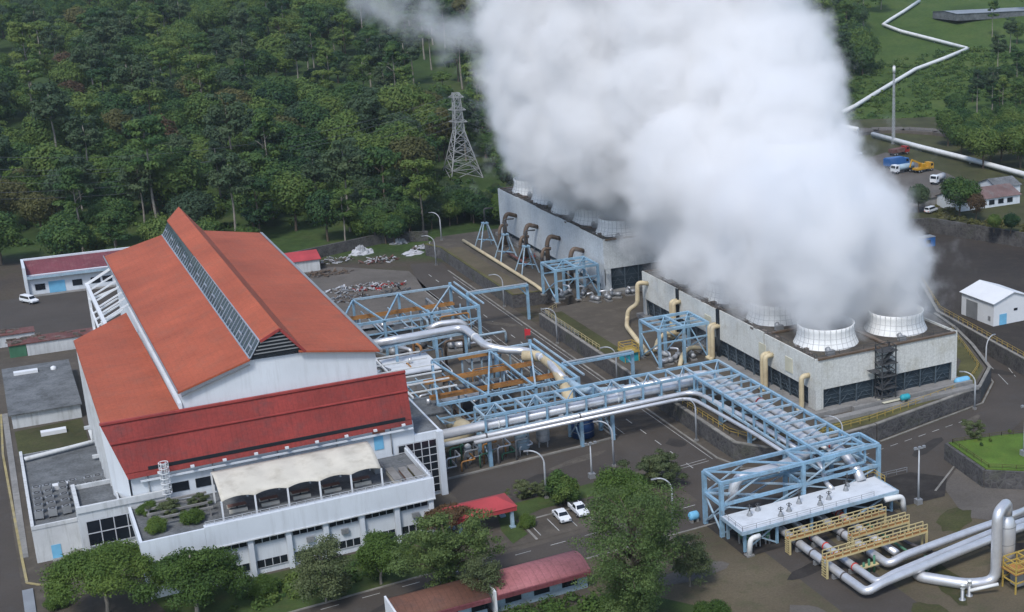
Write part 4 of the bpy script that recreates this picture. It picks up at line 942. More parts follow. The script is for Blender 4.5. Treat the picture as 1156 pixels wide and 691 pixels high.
# the large pipe from the powerhouse to the bridge
big = [at(421, 388, 8.6), at(470, 379, 8.6), at(523, 369.5, 8.6), at(549, 391, 8.4), at(571, 395.5, 7.6), at(593, 396, 7.2), at(618, 406, 7.2), at(636, 428, 7.4)]
pipe('main_pipe', 'big silver pipe leaving powerhouse eaves and bending above the truss bays', big, .78, 'pipe', 2.5, bands=(.42, .75), bandmat='pipew')
pipe('main_pipe', 'big cream pipe sloping down at the road end of near truss bay', [at(590, 402, 7), at(612, 402, 7.0), at(628, 416, 7.0), at(638, 436, 7.0), at(645, 455, 5.0)], 1.1, 'beige', 2)
t = thing('pipe_trestle', 'blue trestle carrying the big silver pipe past the powerhouse corner', 'pipe rack', (66, 268, 0))
for px, py in ((421, 394), (447, 390), (492, 382), (525, 376)):
    p = at(px, py, 7.6); memb(t, 'post', (p.x, p.y, 0), (p.x, p.y, 7.6), .5, 'blue')
pa, pb = at(421, 394, 7.5), at(525, 376, 7.5); memb(t, 'beam', pa, pb, .5, 'bluep'); memb(t, 'beam', pb, at(560, 400, 7.2), .5, 'blue'); p = at(560, 400, 7.2); memb(t, 'post', (p.x, p.y, 0), p, .7, 'blue')
pipe('pipe', 'silver elbow pipe looping inside the far truss bay', [at(484, 372, 5), at(494, 366, 6), at(520, 363, 6), at(528, 372, 4)], .7, 'pipe', 1.4)

# ---------------------------------------------------------------- the pipe bridge over the road
ZB, ZT = 6.2, 9.0
def rack(label, axis, a0, a1, b0, b1, cols, n, zb=ZB, zt=ZT, w=.42, base=None, ground=0.0, side_brace=True):
    g = (lambda a, b_, z: (a, b_, z)) if axis == 'x' else (lambda a, b_, z: (b_, a, z))
    t = thing('pipe_bridge', label, 'pipe bridge', g((a0 + a1) / 2, b0, ground))
    for b_ in (b0, b1):
        memb(t, 'chord', g(a0, b_, zt), g(a1, b_, zt), w, 'blue'); memb(t, 'chord', g(a0, b_, zb), g(a1, b_, zb), w * .85, 'bluep')
    for i in range(n + 1):
        a = a0 + (a1 - a0) * i / n
        memb(t, 'crossbeam', g(a, b0, zt + .01), g(a, b1, zt + .01), w * .8, 'bluep'); memb(t, 'crossbeam', g(a, b0, zb - .02), g(a, b1, zb - .02), w * .7, 'blue')
        for b_ in (b0, b1): memb(t, 'upright', g(a, b_, zb), g(a, b_, zt), w * .7, 'blue')
        if i < n:
            an_ = a0 + (a1 - a0) * (i + 1) / n
            if side_brace: memb(t, 'brace', g(a, b0, zb), g(an_, b0, zt), w * .4, 'bluep')
            if i % 2 == 0: memb(t, 'brace', g(a, b0, zt - .03), g(an_, b1, zt - .03), w * .4, 'bluep')
    for a, zc in cols:
        for b_ in (b0, b1): memb(t, 'column', g(a, b_, zc), g(a, b_, zb), w * 1.35, 'blue'); 
        memb(t, 'brace', g(a, b0, zc + .2), g(a, b1, zb - .4), w * .5, 'bluep'); memb(t, 'brace', g(a, b1, zc + .2), g(a, b0, zb - .4), w * .5, 'bluep')
    return t
rx = rack('blue pipe bridge crossing the main road in front of the truss bays', 'x', 64.6, 111.2, 211.4, 217.0, [(65, 0), (81.4, 0), (87.2, 0), (105.3, 3)], 13, side_brace=False)
ry = rack('blue pipe bridge running toward the camera beside nearest cooling tower', 'y', 166.6, 211.2, 103.3, 111.0, [(201, 3), (190.5, 3), (176.6, 0)], 12, side_brace=False)
lo_ = dict(label='')
t = thing('pipe_gantry', 'open blue steel gantry behind the pale valve platform', 'steel frame', (98, 166.4, 0))
for x, hz in ((85.2, 8.6), (99.4, 8.6), (113.4, 9)):
    for y in (166.3, 171.8): memb(t, 'column', (x, y, 0), (x, y, 8.7), .6, 'blue')
    memb(t, 'beam', (x, 166.3, 8.72), (x, 171.8, 8.72), .45, 'blue'); memb(t, 'beam', (x, 166.3, 5.2), (x, 171.8, 5.2), .45, 'blue')
for y in (166.3, 171.8):
    memb(t, 'beam', (85.2, y, 8.7), (113.4, y, 8.7), .5, 'blue'); memb(t, 'beam', (85.2, y, 5.2), (113.4, y, 5.2), .45, 'blue')
    for xa, xb in ((85.2, 99.4), (99.4, 113.4)):
        memb(t, 'brace', (xa, y, .5), (xb, y, 5.0), .2, 'bluep'); memb(t, 'brace', (xb, y, .5), (xa, y, 5.0), .2, 'bluep'); memb(t, 'brace', (xa, y, 5.2), ((xa + xb) / 2, y, 8.6), .2, 'bluep')
memb(t, 'brace', (85.2, 166.3, .5), (85.2, 171.8, 5), .22, 'bluep'); memb(t, 'brace', (85.2, 171.8, .5), (85.2, 166.3, 5), .22, 'bluep')
for xa, xb in ((85.2, 92.3), (92.3, 99.4), (99.4, 106.4), (106.4, 113.4)):
    memb(t, 'brace', (xa, 171.8, 8.66), (xb, 166.3, 8.66), .26, 'blue'); memb(t, 'brace', (xa, 171.8, 5.16), (xb, 166.3, 5.16), .26, 'bluep')
# pipes on the bridge
pipe('main_pipe', 'thickest silver pipe on pipe bridge, turning at its corner', [(56, 212.2, 7.1), (106.0, 213, 7.3), (106.4, 190, 7.3), (106.6, 173.6, 7.3), (97.5, 169.6, 7.4), (89.3, 169.6, 7.4), (88.8, 169.6, 3.2)], .85, 'pipe', 2.6, bands=(.1, .3, .9), bandmat='pipew')
pipe('main_pipe', 'lowest silver pipe on the pipe bridge outer edge', [(56, 210.6, 5.9), (103.2, 211.0, 6.2), (104.3, 190, 6.6), (104.3, 174, 6.6)], .42, 'pipe', 3, bands=(.1, .3))
pipe('main_pipe', 'second silver pipe hung outside the pipe bridge lower edge', [(62, 209.9, 5.5), (101.8, 210.2, 5.6), (102.4, 188, 6.0), (102.4, 172.4, 6.0)], .34, 'pipe', 3.4)
pipe('main_pipe', 'inner silver pipe at the far side of the pipe bridge', [(87, 216.0, 7.2), (108.6, 216.2, 7.2), (109.2, 190, 7.2), (109.2, 170.4, 7.2), (109.6, 166.8, 5.0), (109.6, 165.4, 3.7)], .8, 'pipe', 2.4, bands=(.55, .88), bandmat='redband')
pipe('pipe', 'thin white pipe between larger ones on the pipe bridge', [(66, 214.4, 6.9), (107.4, 214.7, 6.9), (107.9, 172, 6.9)], .3, 'pipew', 2.2)
pipe('pipe', 'thin silver pipe curving down to the valve platform', [(104.5, 172, 6.6), (104.3, 169, 6.4), (103.9, 167, 4.2), (103.9, 165, 3.8)], .4, 'pipe', 1.2)
pipe('pipe', 'blue steel pipe curve joining bridge from the near truss bay', [(84.4, 226, 7.6), (85.2, 219, 7.4), (88, 216.8, 7.4), (92, 216.8, 7.3)], .7, 'bluep', 2.4)
# valve platform
pf = thing('valve_platform', 'pale decked valve platform on blue legs in front of the gantry', 'platform', (98, 159.4, 0))
MB().box(84.9, 112.3, 159.4, 165.9, 3.4, 3.62).build('deck', 'deckplate', pf)
b = MB(); b.box(84.75, 112.45, 159.2, 159.39, 3.15, 3.7).box(84.75, 84.89, 159.4, 166, 3.15, 3.7).box(112.31, 112.45, 159.4, 166, 3.15, 3.7); b.build('edge_beam', 'bluep', pf)
for x in (85.6, 91, 97, 103, 111.6):
    for y in (160, 165.2): memb(pf, 'leg', (x, y, 0), (x, y, 3.39), .38, 'blue')
for x0, x1 in ((85.6, 91), (103, 111.6)): memb(pf, 'brace', (x0, 160, .2), (x1, 160, 3.2), .2, 'bluep'); memb(pf, 'brace', (x1, 160, .2), (x0, 160, 3.2), .2, 'bluep')
for y in (160.0, 165.2): memb(pf, 'girder', (85, y, 3.2), (112.2, y, 3.2), .35, 'blue')
for i, (x, y, h_, where) in enumerate([(88.6, 163.9, 1.8, 'leftmost tall valve stem on pale platform'), (90.5, 164.8, 1.2, 'second short valve stem at back left of platform'), (92.4, 161.2, 1.5, 'short valve stem at front left of platform'), (94.3, 162.0, 1.4, 'short valve stem left of platform centre front'), (97.0, 163.6, 2.4, 'tallest dark valve stem near platform centre'), (99.4, 161.4, 1.6, 'dark valve stem right of platform centre front'), (101.6, 162.4, 1.4, 'dark valve wheel behind the right front stem'), (105.6, 163.8, 1.7, 'twin valve stem near right end of platform'), (106.6, 165.0, 2.2, 'tall valve stem at back right of platform')]):
    t = thing('gate_valve', where, 'valve', (x, y, 3.62)); MB().tube([(x, y, 3.62), (x, y, 3.62 + h_)], .1, 8).build('spindle', 'darksteel', t)
    MB().lathe((x, y, 3.622), [(.45, 0), (.45, .15), (.25, .5), (.25, .7)], 12, True).build('yoke', 'steel', t)
    MB().tube([(x + .38 * math.cos(a), y + .38 * math.sin(a), 3.62 + h_ * .8) for a in np.linspace(0, 2 * math.pi, 15)], .05, 5, False).build('handwheel', 'darksteel', t)
rail('yellow handrail at right end of the valve platform', [(110.2, 166.3), (112.4, 166.3), (112.4, 163)], 3.62, 'yellow', 1.1, 1.1); rail('thin grey handrail along front of the valve platform', [(85, 166), (85, 159.5), (108, 159.5)], 3.7, 'steel', .75, 2.2, w=.05)
for i in range(6):
    vessel('small green valve body below the left end of platform', 86.6 + (i % 3) * 1.6, 160.8 + (i // 3) * 2.2, 0, .45, 1.4, 'greenp', group='green valves below the platform')
pipe('pipe', 'silver elbow pipe dropping from left end of platform', [(87.5, 158.9, 2.6), (85.9, 158.8, 2.6), (85.6, 158.7, 0.1)], .4, 'pipew', .7); pipe('pipe', 'silver elbow pipe dropping from right end of platform', [(109.6, 158.9, 2.9), (112.9, 158.9, 2.7), (113.2, 158.9, .1)], .45, 'pipew', .9)
MB_ = MB(); MB_.box(85, 86.2, 158.1, 159.3, 0, .25); put(MB_.build('footing'.replace('footing', 'concrete_pad'), 'conc'), 'concrete pad at front left corner of valve platform', 'pad')
oval_tank('bright blue motor drum at the left end of gantry', 84, 173.4, .04, 'bluedoor', 1.6, .7, 'motor_drum')
sheet('bunded_floor', [(84.9, 158.4), (84.9, 172.4), (112, 172.4), (112, 158.4)], .10, 'soil')
sheet('drain_pond', [(114.5, 160.5), (114.5, 171), (123, 171), (127, 166), (122, 160)], .085, 'soil')
rail('grey fence round the dark sunken bed right of platform', [(114.4, 160.6), (114.4, 171.6), (122.5, 171.2)], .09, 'steel', .9, 2)

# ---------------------------------------------------------------- pipes and yellow walkways in the dirt yard
for i, (x, r, mats, xe) in enumerate([(92.4, .62, 'first', 0), (95.2, .55, 'second', 0), (99.6, .62, 'third', 0), (102.6, .55, 'fourth', 0)]):
    y_end = (138.2, 139.6, 143.3, 145.6)[i]
    far = [(118.5, 140.2, 2.6), (117.6, 141.6, 2.6), (116.8, 143.6, 2.6)][min(i, 2)]
    pts = [(x, 165, 1.6), (x, 156, 1.3), (x, y_end, 1.3)]
    if i < 3: pts += [(x + 2.5, y_end + .12, 1.9), far, (far[0] + 12, far[1] + .6, 2.6)]
    pipe('steam_pipe', '%s silver pipe from the left passing under the yellow walkways' % mats if i < 3 else 'fourth silver pipe under yellow walkways, beside the dark pipe', pts, r, 'pipe', 2.2, bands=(.14, .2, .25, .33), bandmat=('band', 'redband', 'band', 'redband')[i])
    b = MB()
    for y in (146, 151, 156):
        put(MB().box(x - .5, x + .5, y - .25, y + .25, 0, .7).build('pipe_shoe', 'steel'), 'low steel shoe under the %s silver yard pipe' % mats, 'pipe support', 'shoes under the %s yard pipe' % mats)
pipe('steam_pipe', 'dark thin pipe right of the four silver pipes', [(106.5, 160, .9), (106.3, 148, .9), (108, 142, .9)], .28, 'band', 1)
pipe('steam_pipe', 'green beam pipe between silver pipe and dark pipe', [(104.8, 160, 1.0), (104.6, 146, 1.0)], .2, 'greenp', 1)
def walkway(label, x0, x1, y, z, w=1.0):
    t = thing('walkway', label, 'walkway', ((x0 + x1) / 2, y, 0))
    MB().box(x0, x1, y - w / 2, y + w / 2, z, z + .12).build('tread', 'orangebeam', t)
    b = MB()
    for s_ in (-1, 1):
        yy = y + s_ * w / 2; n = max(3, round((x1 - x0) / 1.3))
        for i in range(n + 1): xx = x0 + (x1 - x0) * i / n; b.beam((xx, yy, z), (xx, yy, z + 1.1), .12)
        for k in (.5, 1.1): b.beam((x0, yy, z + k), (x1, yy, z + k), .12)
        b.beam((x0, yy, z - .12), (x1, yy, z - .12), .12, .28)
    b.build('railing', 'cream', t)
    for xx in (x0 + .1, x1 - .1):
        for s_ in (-1, 1): MB().beam((xx, y + s_ * w / 2, 0), (xx, y + s_ * w / 2, z), .28).build('leg', 'cream', t)
    b = MB()
    for k in range(7): b.beam((x0 - .15, y - w / 2, z * k / 7 + .3), (x0 - .15, y + w / 2, z * k / 7 + .3), .08)
    b.build('ladder', 'cream', t); return t
walkway('rear yellow railed walkway beneath the platform edge', 90.6, 107.6, 156.2, 2.4, 1.0); walkway('middle short yellow walkway between the other two', 98.6, 108.8, 151.8, 2.5, 1.0)
walkway('front yellow railed walkway above all four silver pipes', 91.2, 108.6, 147.0, 2.9, 1.1)
t = thing('valve_manifold', 'green and cream valve manifold between silver pipes behind front walkway', 'valve', (97.4, 145, 0))
for k in range(3): MB().tube([(96.2 + k * .9, 144.6, 0), (96.2 + k * .9, 144.6, 2.0 + .3 * k)], .18, 8).build('pipe', 'greenp', t)
MB().box(95.8, 98.6, 144.2, 145.2, 1.2, 1.35).build('bracket', 'cream', t)
for x, y in ((103.4, 139.6), (104.8, 141.6)):
    b = MB().tube([(x, y, 0), (x, y, 2.0)], .22, 8); b.lathe((x, y, 0), [(.5, 0), (.5, .1)], 10, True); put(b.build('pipe_stand', 'greenp'), 'green stand under the silver pipes, %s one' % ('nearer' if y < 140 else 'farther'), 'pipe support')
# separator column at the right edge
sx, sy = 112.6, 133.4
t = thing('separator', 'tall silver separator drum at the right edge of yard', 'vessel', (sx, sy, 0))
MB().lathe((sx, sy, 0), [(.8, .1), (1.35, .6), (1.35, 8.2), (1.0, 9.1), (.5, 9.7), (.5, 10.2)], 24, True).build('shell', 'pipe', t)
for z in (3, 5.4, 8.0): MB().lathe((sx, sy, z), [(1.38, 0), (1.38, .1)], 24).build('band', 'steel', t)
pipe('steam_pipe', 'tall silver inverted U pipe beside the separator drum', [(94.5 + 11, 141.4, .8), (101.2, 139.5, .8), (106, 133.2, .8), (109.8, 132.0, .8), (109.8, 132.0, 11.2), (112.6, 133.4, 11.4), (112.6, 133.4, 9.6)], .78, 'pipe', 1.75, bands=())
t = thing('valve_tower', 'yellow caged valve platform at foot of the separator', 'platform', (112.4, 130.4, 0))
b = MB()
for x in (110.6, 113, 116):
    for y in (128.6, 131.4): b.beam((x, y, 0), (x, y, 4.6), .18)
for z in (1.6, 3.0, 3.6, 4.6):
    for y in (128.6, 131.4): b.beam((110.6, y, z), (116, y, z), .16)
    for x in (110.6, 113, 116): b.beam((x, 128.6, z), (x, 131.4, z), .16)
b.build('cage', 'yellow', t); MB().box(110.4, 116.2, 128.4, 131.6, 2.9, 2.98).build('tread', 'orangebeam', t); MB().box(111.4, 115.4, 129.2, 130.8, .6, 2.4).build('valve_block', 'steel', t)
pipe('steam_pipe', 'silver pipe leaving separator top toward the right', [(113, 133.6, 9.2), (116, 134.6, 8.6), (122, 138, 7.0)], .5, 'pipe', 1)
def silencer(label, x, y):
    t = thing('vent_post', label, 'vent', (x, y, 0)); MB().lathe((x, y, 0), [(.5, 0), (.5, .12), (.24, .16), (.24, 1.7)], 14, True).build('stem', 'steel', t)
    MB().lathe((x, y, 1.702), [(.34, 0), (.34, .5), (.40, .52), (.40, .6), (.1, .75)], 14, True).build('cap', 'pipew', t)
for k in range(2): silencer('white capped vent post, %s of the pair beside the inverted U' % ('left' if k == 0 else 'right'), 103.6 + k * 1.5, 131.4 + k * .4)
b = MB().tube([(105, 131.6, .9), (108.6, 129.9, 1.6)], .25, 8); put(b.build('pipe', 'pipew'), 'short white slanted pipe near foot of the inverted U', 'pipe')

# ---------------------------------------------------------------- small buildings
def shed(name, label, x0, x1, y0, y1, z0, h, hr, wallm, roofm, ridge='y', door=None, windows=0, over=.4, cat='building'):
    t = thing(name, label, cat, ((x0 + x1) / 2, y0, z0)); xm, ym = (x0 + x1) / 2, (y0 + y1) / 2
    b = MB(); e, r = z0 + h, z0 + hr
    if ridge == 'y':
        b.extr([(x0, z0), (x1, z0), (x1, e), (xm, r), (x0, e)], y0, y1); b.build('wall', wallm, t)
        k = (r - e) / (xm - x0)
        MB().slab([(x0 - over, y0 - over, e - over * k + .12), (xm, y0 - over, r + .12), (xm, y1 + over, r + .12), (x0 - over, y1 + over, e - over * k + .12)], .1).slab([(xm + .004, y0 - over, r + .12), (x1 + over, y0 - over, e - over * k + .12), (x1 + over, y1 + over, e - over * k + .12), (xm + .004, y1 + over, r + .12)], .1).build('roof', roofm, t)
    else:
        b.extr([(y0, z0), (y1, z0), (y1, e), (ym, r), (y0, e)], x0, x1, 'x'); b.build('wall', wallm, t)
        k = (r - e) / (ym - y0)
        MB().slab([(x0 - over, y0 - over, e - over * k + .12), (x1 + over, y0 - over, e - over * k + .12), (x1 + over, ym, r + .12), (x0 - over, ym, r + .12)], .1).slab([(x0 - over, ym + .004, r + .12), (x1 + over, ym + .004, r + .12), (x1 + over, y1 + over, e - over * k + .12), (x0 - over, y1 + over, e - over * k + .12)], .1).build('roof', roofm, t)
    return t
t = shed('metal_shed', 'small white gabled metal shed with grey roller door on the right yard', 180, 190.6, 220, 231.4, 3.42, 5.2, 7.0, 'whiteclean', 'whiteclean')
MB().box(179.9, 179.97, 225.6, 229.6, 3.5, 7.4).build('roller_door', 'steel', t); MB().box(181.6, 183.6, 219.9, 219.97, 3.45, 5.9).build('door', 'bluedoor', t); MB().box(185.6, 186.6, 219.9, 219.97, 6.2, 6.7).build('window', 'glass', t)
MB().box(179.94, 179.98, 221.0, 221.9, 4.4, 5.4).build('window', 'steel', t)
# storehouse far left
st = thing('storehouse', 'long white storehouse with faded maroon roof and blue doors at forest edge', 'building', (20, 376, 0))
MB().box(5.6, 34, 376.2, 385, 0, 5.0).build('wall', 'white', st)
MB().box(5.0, 5.58, 375.4, 386, 0, 7.2).build('end_wall', 'white', st); MB().box(5.6, 34, 385.02, 385.6, 0, 7.3).build('rear_parapet', 'white', st)
MB().slab([(5.6, 375.2, 4.6), (34, 375.2, 4.6), (34, 384.9, 6.9), (5.6, 384.9, 6.9)], .2).build('roof', 'maroon', st)
MB().box(5.6, 34, 374.9, 375.18, 4.3, 5.0).build('fascia', 'bluep', st)
MB().box(9.9, 13.4, 376.1, 376.18, .1, 3.0).build('door', 'bluedoor', st)
for x in (7.0, 15.0, 19.0, 21.6): MB().box(x, x + 2.1, 376.1, 376.18, 1.2, 2.7).build('window', 'glass', st)
put(MB().box(5, 34, 374.2, 375.9, 0, .2).build('kerb', 'conc'), kind='structure')
# container rows
for i, (x0, x1, y, d, h, wm, rm, lab) in enumerate([(-16, 4.6, 332, 4, 2.6, 'whited', 'rust', 'long white container shed with rusty roof nearer the left edge'), (2.6, 15.5, 322.5, 5, 2.7, 'whited', 'rust', 'white container shed with rusty sheet roof beside the powerhouse'), (-.6, 2.5, 322.8, 4.4, 2.6, 'greenp', 'rust', 'short green container at end of the white one')]):
    t = thing('container', lab, 'container', ((x0 + x1) / 2, y, 0)); MB().box(x0, x1, y, y + d, 0, h).build('body', wm, t); MB().box(x0 - .1, x1 + .1, y - .25, y + d + .2, h + .003, h + .18).build('roof', rm, t)
    b = MB()
    for k in range(int((x1 - x0) / .9)): b.box(x0 + .3 + k * .9, x0 + .45 + k * .9, y - .05, y - .003, .1, h - .1)
    b.build('rib', 'whited' if wm != 'greenp' else 'greenp', t); b = MB(); r_ = random.Random(i)
    for k in range(14): xx = x0 + (x1 - x0) * r_.random(); yy = y + d * r_.random(); b.box(xx - .5, xx + .5, yy - .2, yy + .2, h + .182, h + .3 + r_.random() * .4)
    put(b.build('roof_debris', 'scrapb', t), kind='stuff')
# white steel gantry beside the powerhouse
t = thing('steel_gantry', 'white steel gantry frame leaning out from powerhouse left wall', 'steel frame', (14, 285, 0))
for y in (274, 304): memb(t, 'column', (14.6, y, 0), (14.6, y, 18), .5, 'whiteclean')
memb(t, 'beam', (14.9, 268.5, 18.1), (14.5, 304.4, 18.1), .6, 'whiteclean'); memb(t, 'beam', (14.5, 304, 18.15), (19.5, 301, 21.8), .5, 'whiteclean'); memb(t, 'beam', (14.5, 303.6, 15), (19.5, 302, 17), .4, 'whiteclean')
for k in range(6): memb(t, 'rafter', (14.6, 275 + k * 5, 17.8), (19.5, 275 + k * 5, 20.4), .28, 'whiteclean'); memb(t, 'brace', (14.6, 275 + k * 5, 13), (19.5, 277 + k * 5, 15), .28, 'whiteclean')
for z in (9, 13): memb(t, 'beam', (14.6, 274, z), (14.6, 304, z), .32, 'whiteclean')
vessel('white cooling drum inside the white gantry', 15.5, 281, 0, 1.8, 6, 'whited', False); vessel('pale vertical tank beside container by white gantry', 11, 268.6, 0, 1.0, 3.4, 'whited', False)
MB_ = MB().box(13.5, 19.3, 270, 298, 0, 9.5); put(MB_.build('transformer_room', 'whited'), 'low white room below the white gantry beside powerhouse', 'building')
# entrance porch
t = thing('entrance_porch', 'bright red entrance porch roof on white columns beside office block', 'porch', (55, 186.5, 0))
MB().box(50.0, 60.6, 186.0, 191.6, 2.9, 3.6).build('fascia', 'redfascia', t)
b = MB(); b.add([(49.96, 185.9, 3.603), (60.7, 185.9, 3.603), (60.7, 191.7, 3.603), (49.96, 191.7, 3.603), (49.96, 188.8, 4.7), (58.4, 188.8, 4.7)], [(0, 1, 5, 4), (1, 2, 5), (2, 3, 4, 5), (0, 4, 3), (0, 3, 2, 1)]); b.build('roof', 'redfascia', t)
for x in (59.9, 52):
    for y in (186.5, 191): 
        c = MB().box(x - .25, x + .25, y - .25, y + .25, 0, 2.9).box(x - .4, x + .4, y - .4, y + .4, 0, .35).build('column', 'bluep', t)
# low roofed buildings along the bottom
for i, (x0, x1, rm, lab) in enumerate([(49.0, 62.4, 'pinkroof', 'low building with faded pink sheet roof beside the entrance road'), (36.4, 48.2, 'brownroof', 'low building with brown leaf-strewn roof under the trees')]):
    t = thing('guard_building' if i == 0 else 'roadside_store', lab, 'building', ((x0 + x1) / 2, 162, 0)); zo = 0
    MB().box(x0 + .3, x1 - .3, 162.4, 167.6, zo, 2.7).build('wall', 'bluep', t)
    b = MB(); b.smooth = True; nseg = 8; vs = []
    for k in range(nseg + 1):
        a = k / nseg; vs += [(x0, 161.6 + 6.6 * a, 2.75 + 1.5 * math.sin(math.pi * (.12 + .7 * a)) - .4), (x1, 161.6 + 6.6 * a, 2.75 + 1.5 * math.sin(math.pi * (.12 + .7 * a)) - .4)]
    b.add(vs, [(2 * k, 2 * k + 1, 2 * k + 3, 2 * k + 2) for k in range(nseg)]); rf = b.build('roof', rm, t); m_ = rf.modifiers.new('thick', 'SOLIDIFY'); m_.thickness = .12
    MB().box(x0, x1, 161.3, 161.58, 2.3, 2.9).build('fascia', 'maroon', t); MB().box(x0 - .25, x0 - .003, 161.4, 168.2, 0, 3.6).build('end_wall', 'whiteclean', t)
    for k in range(3): MB().box(x0 + 1.4 + k * 4, x0 + 3.6 + k * 4, 162.3, 162.39, 1.0, 2.1).build('window', 'glass', t)
# tiled house and yard on the upper terrace
h0 = at(1098, 235, 7.4)
t = shed('tiled_house', 'low house with mottled red and grey tiled roof on the right slope', h0.x - 7, h0.x + 16, h0.y - 2, h0.y + 9, 7.4, 2.8, 5.0, 'white', 'tile', 'x')
for k in range(4): MB().box(h0.x + 1 + k * 3.4, h0.x + 3 + k * 3.4, h0.y - 2.1, h0.y - 2.03, 8.2, 9.6).build('window', 'glass', t)
g0 = at(1150, 222, 7.4)
t = shed('grey_outhouse', 'grey roofed outhouse at right of tiled house', g0.x - 6, g0.x + 3, g0.y + 3, g0.y + 12, 7.4, 3.0, 4.8, 'white', 'slab', 'x')
MB().box(g0.x - 4.5, g0.x - 2, g0.y + 2.9, g0.y + 2.97, 7.9, 9.4).build('window', 'glass', t)
w0 = at(1062, 232, 7.4)
t = shed('open_carport', 'pale flat carport beside dark tree left of the tiled house', w0.x - 6, w0.x + 4, w0.y, w0.y + 6, 7.4, 2.8, 3.3, 'conc', 'path', 'x')
# wellpad structures far top right
p0 = atT(1128, 16)
t = shed('wellpad_building', 'long grey-blue roofed building on the far hillside pad', p0.x - 40, p0.x + 60, p0.y - 10, p0.y + 14, p0.z - 2, 4, 5, 'slab', 'steel', 'x')

# ---------------------------------------------------------------- scrap heaps and loose stuff
def heap(name, label, px, py, z, rx_, ry_, h_, mats, n, seed):
    p = at(px, py, z); r_ = random.Random(seed); t = thing(name, label, 'scrap heap', (p.x, p.y, z))
    for mi, m in enumerate(mats):
        b = MB()
        for k in range(2 * n // len(mats)):
            a, q = r_.random() * 6.28, math.sqrt(r_.random()); x, y = p.x + rx_ * q * math.cos(a), p.y + ry_ * q * math.sin(a); zz = z + h_ * (1 - q * q) * r_.random()
            L = .3 + r_.random() * 1.3; d = Vector((r_.uniform(-1, 1), r_.uniform(-1, 1), r_.uniform(-.25, .35))).normalized() * L
            b.beam((x, y, zz + .15), Vector((x, y, zz + .2)) + d, .1 + r_.random() * .45, .08 + r_.random() * .22)
        put(b.build('scrap_pieces', m, t), kind='stuff')
    return t
def tarp(label, px, py, z, rx_, ry_, h_, seed, mat='scrapw'):
    p = at(px, py, z); r_ = random.Random(seed); b = MB(); vs = []; n, m = 16, 9
    for j in range(m + 1):
        for i in range(n): a = 2 * math.pi * i / n; q = j / m; vs.append((p.x + rx_ * q * math.cos(a) * r_.uniform(.7, 1.25), p.y + ry_ * q * math.sin(a) * r_.uniform(.7, 1.25), z + h_ * max(0, (1 - q ** 1.6)) * r_.uniform(.35, 1.15)))
    b.add(vs, [(j * n + i, j * n + (i + 1) % n, (j + 1) * n + (i + 1) % n, (j + 1) * n + i) for j in range(m) for i in range(n)]); return put(b.build('tarpaulin_pile', mat), label, 'pile')
tarp('white crumpled tarpaulin pile at forest edge', 408, 287, 0, 3.4, 2.8, 2.6, 1); tarp('white plastic heap near the road bend', 466, 287, 0, 3.2, 2.4, 1.4, 2)
tarp('grey heap beside white plastic near road bend', 452, 276, 0, 3, 2.2, 1.8, 9, 'steel')
for i, (px, py, a, c, d, n, ms, lab) in enumerate([(378, 296, 5, 2.4, 1.0, 40, ('scrapb', 'scrapw'), 'low heap of pale scrap left of white tarpaulin'), (430, 295, 5, 2.2, 1.2, 40, ('scrapb', 'rust', 'scrapw'), 'rusty brown scrap heap right of white tarpaulin'),
    (480, 281, 4, 2.4, 1.6, 30, ('scrapb', 'scrapw'), 'grey scrap heap against the dark block wall'), (365, 310, 7, 3, .8, 50, ('scrapb', 'brownpipe'), 'dark low scrap spread beside gravel lot'),
    (400, 327, 8, 3, .8, 60, ('scrapb', 'scrapw', 'steel'), 'pale scrap spread near powerhouse eaves'), (430, 325, 6, 2, .7, 50, ('scrapb', 'truckred', 'scrapw'), 'mixed scrap with red pieces behind far truss'),
    (395, 338, 5, 3, .9, 40, ('scrapb', 'steel'), 'dark scrap below the powerhouse roof edge'), (447, 332, 5, 3, 2.4, 20, ('slab', 'darksteel'), 'dark slabs stacked behind the far truss'), (600, 292, 1.4, .8, .4, 12, ('truckred', 'scrapb'), 'small red and grey rubbish on the terrace top')]):
    heap('scrap_heap', lab, px, py, 3.02 if i == 8 else 0, a, c, d, ms, n, i)
p = at(340, 304, 0); t = shed('red_hut', 'small red roofed hut just behind the powerhouse right eaves', p.x - 4, p.x + 4, p.y - 4, p.y + 5, 0, 3.2, 4.6, 'whited', 'redfascia', 'x')
p = at(593, 383, 0); b = MB(); b.beam((p.x, p.y, 0), (p.x, p.y, 2.4), .1); b.add([(p.x, p.y, 2.4), (p.x + 1.2, p.y - .3, 2.2), (p.x + 1.1, p.y - .4, .9), (p.x + .05, p.y, .8)], [(0, 1, 2, 3)]); put(b.build('warning_flag', 'flagred'), 'red cloth flag on a short pole by the main road', 'flag')

# ---------------------------------------------------------------- lamp posts
def lamp(label, x, y, z, h=8.6, ang=0, reach=2.2, group=None):
    t = thing('street_lamp', label, 'street lamp', (x, y, z), group); dx, dy = math.cos(ang), math.sin(ang)
    pts = [(x, y, z), (x, y, z + h * .72)] + [(x + dx * reach * (1 - math.cos(a)) , y + dy * reach * (1 - math.cos(a)), z + h * .72 + h * .26 * math.sin(a)) for a in np.linspace(.25, math.pi / 2, 6)]
    MB().tube(pts, .16, 8, rs=[.2] + [.15] + [.11] * 6).build('pole', 'pole', t)
    e = pts[-1]; MB().beam(e, (e[0] + dx * .9, e[1] + dy * .9, e[2] - .08), .34, .16).build('lamp_head', 'steel', t)
    MB().box(x - .3, x + .3, y - .3, y + .3, z, z + .4).build('base', 'conc', t); return t
lamp('curved lamp post beside the entrance porch and round bush', 68.1, 193.9, 0, 8.4, 2.6); lamp('curved lamp post at the corner of cross road and main road', 82.4, 200.1, 0, 8.4, 2.6)
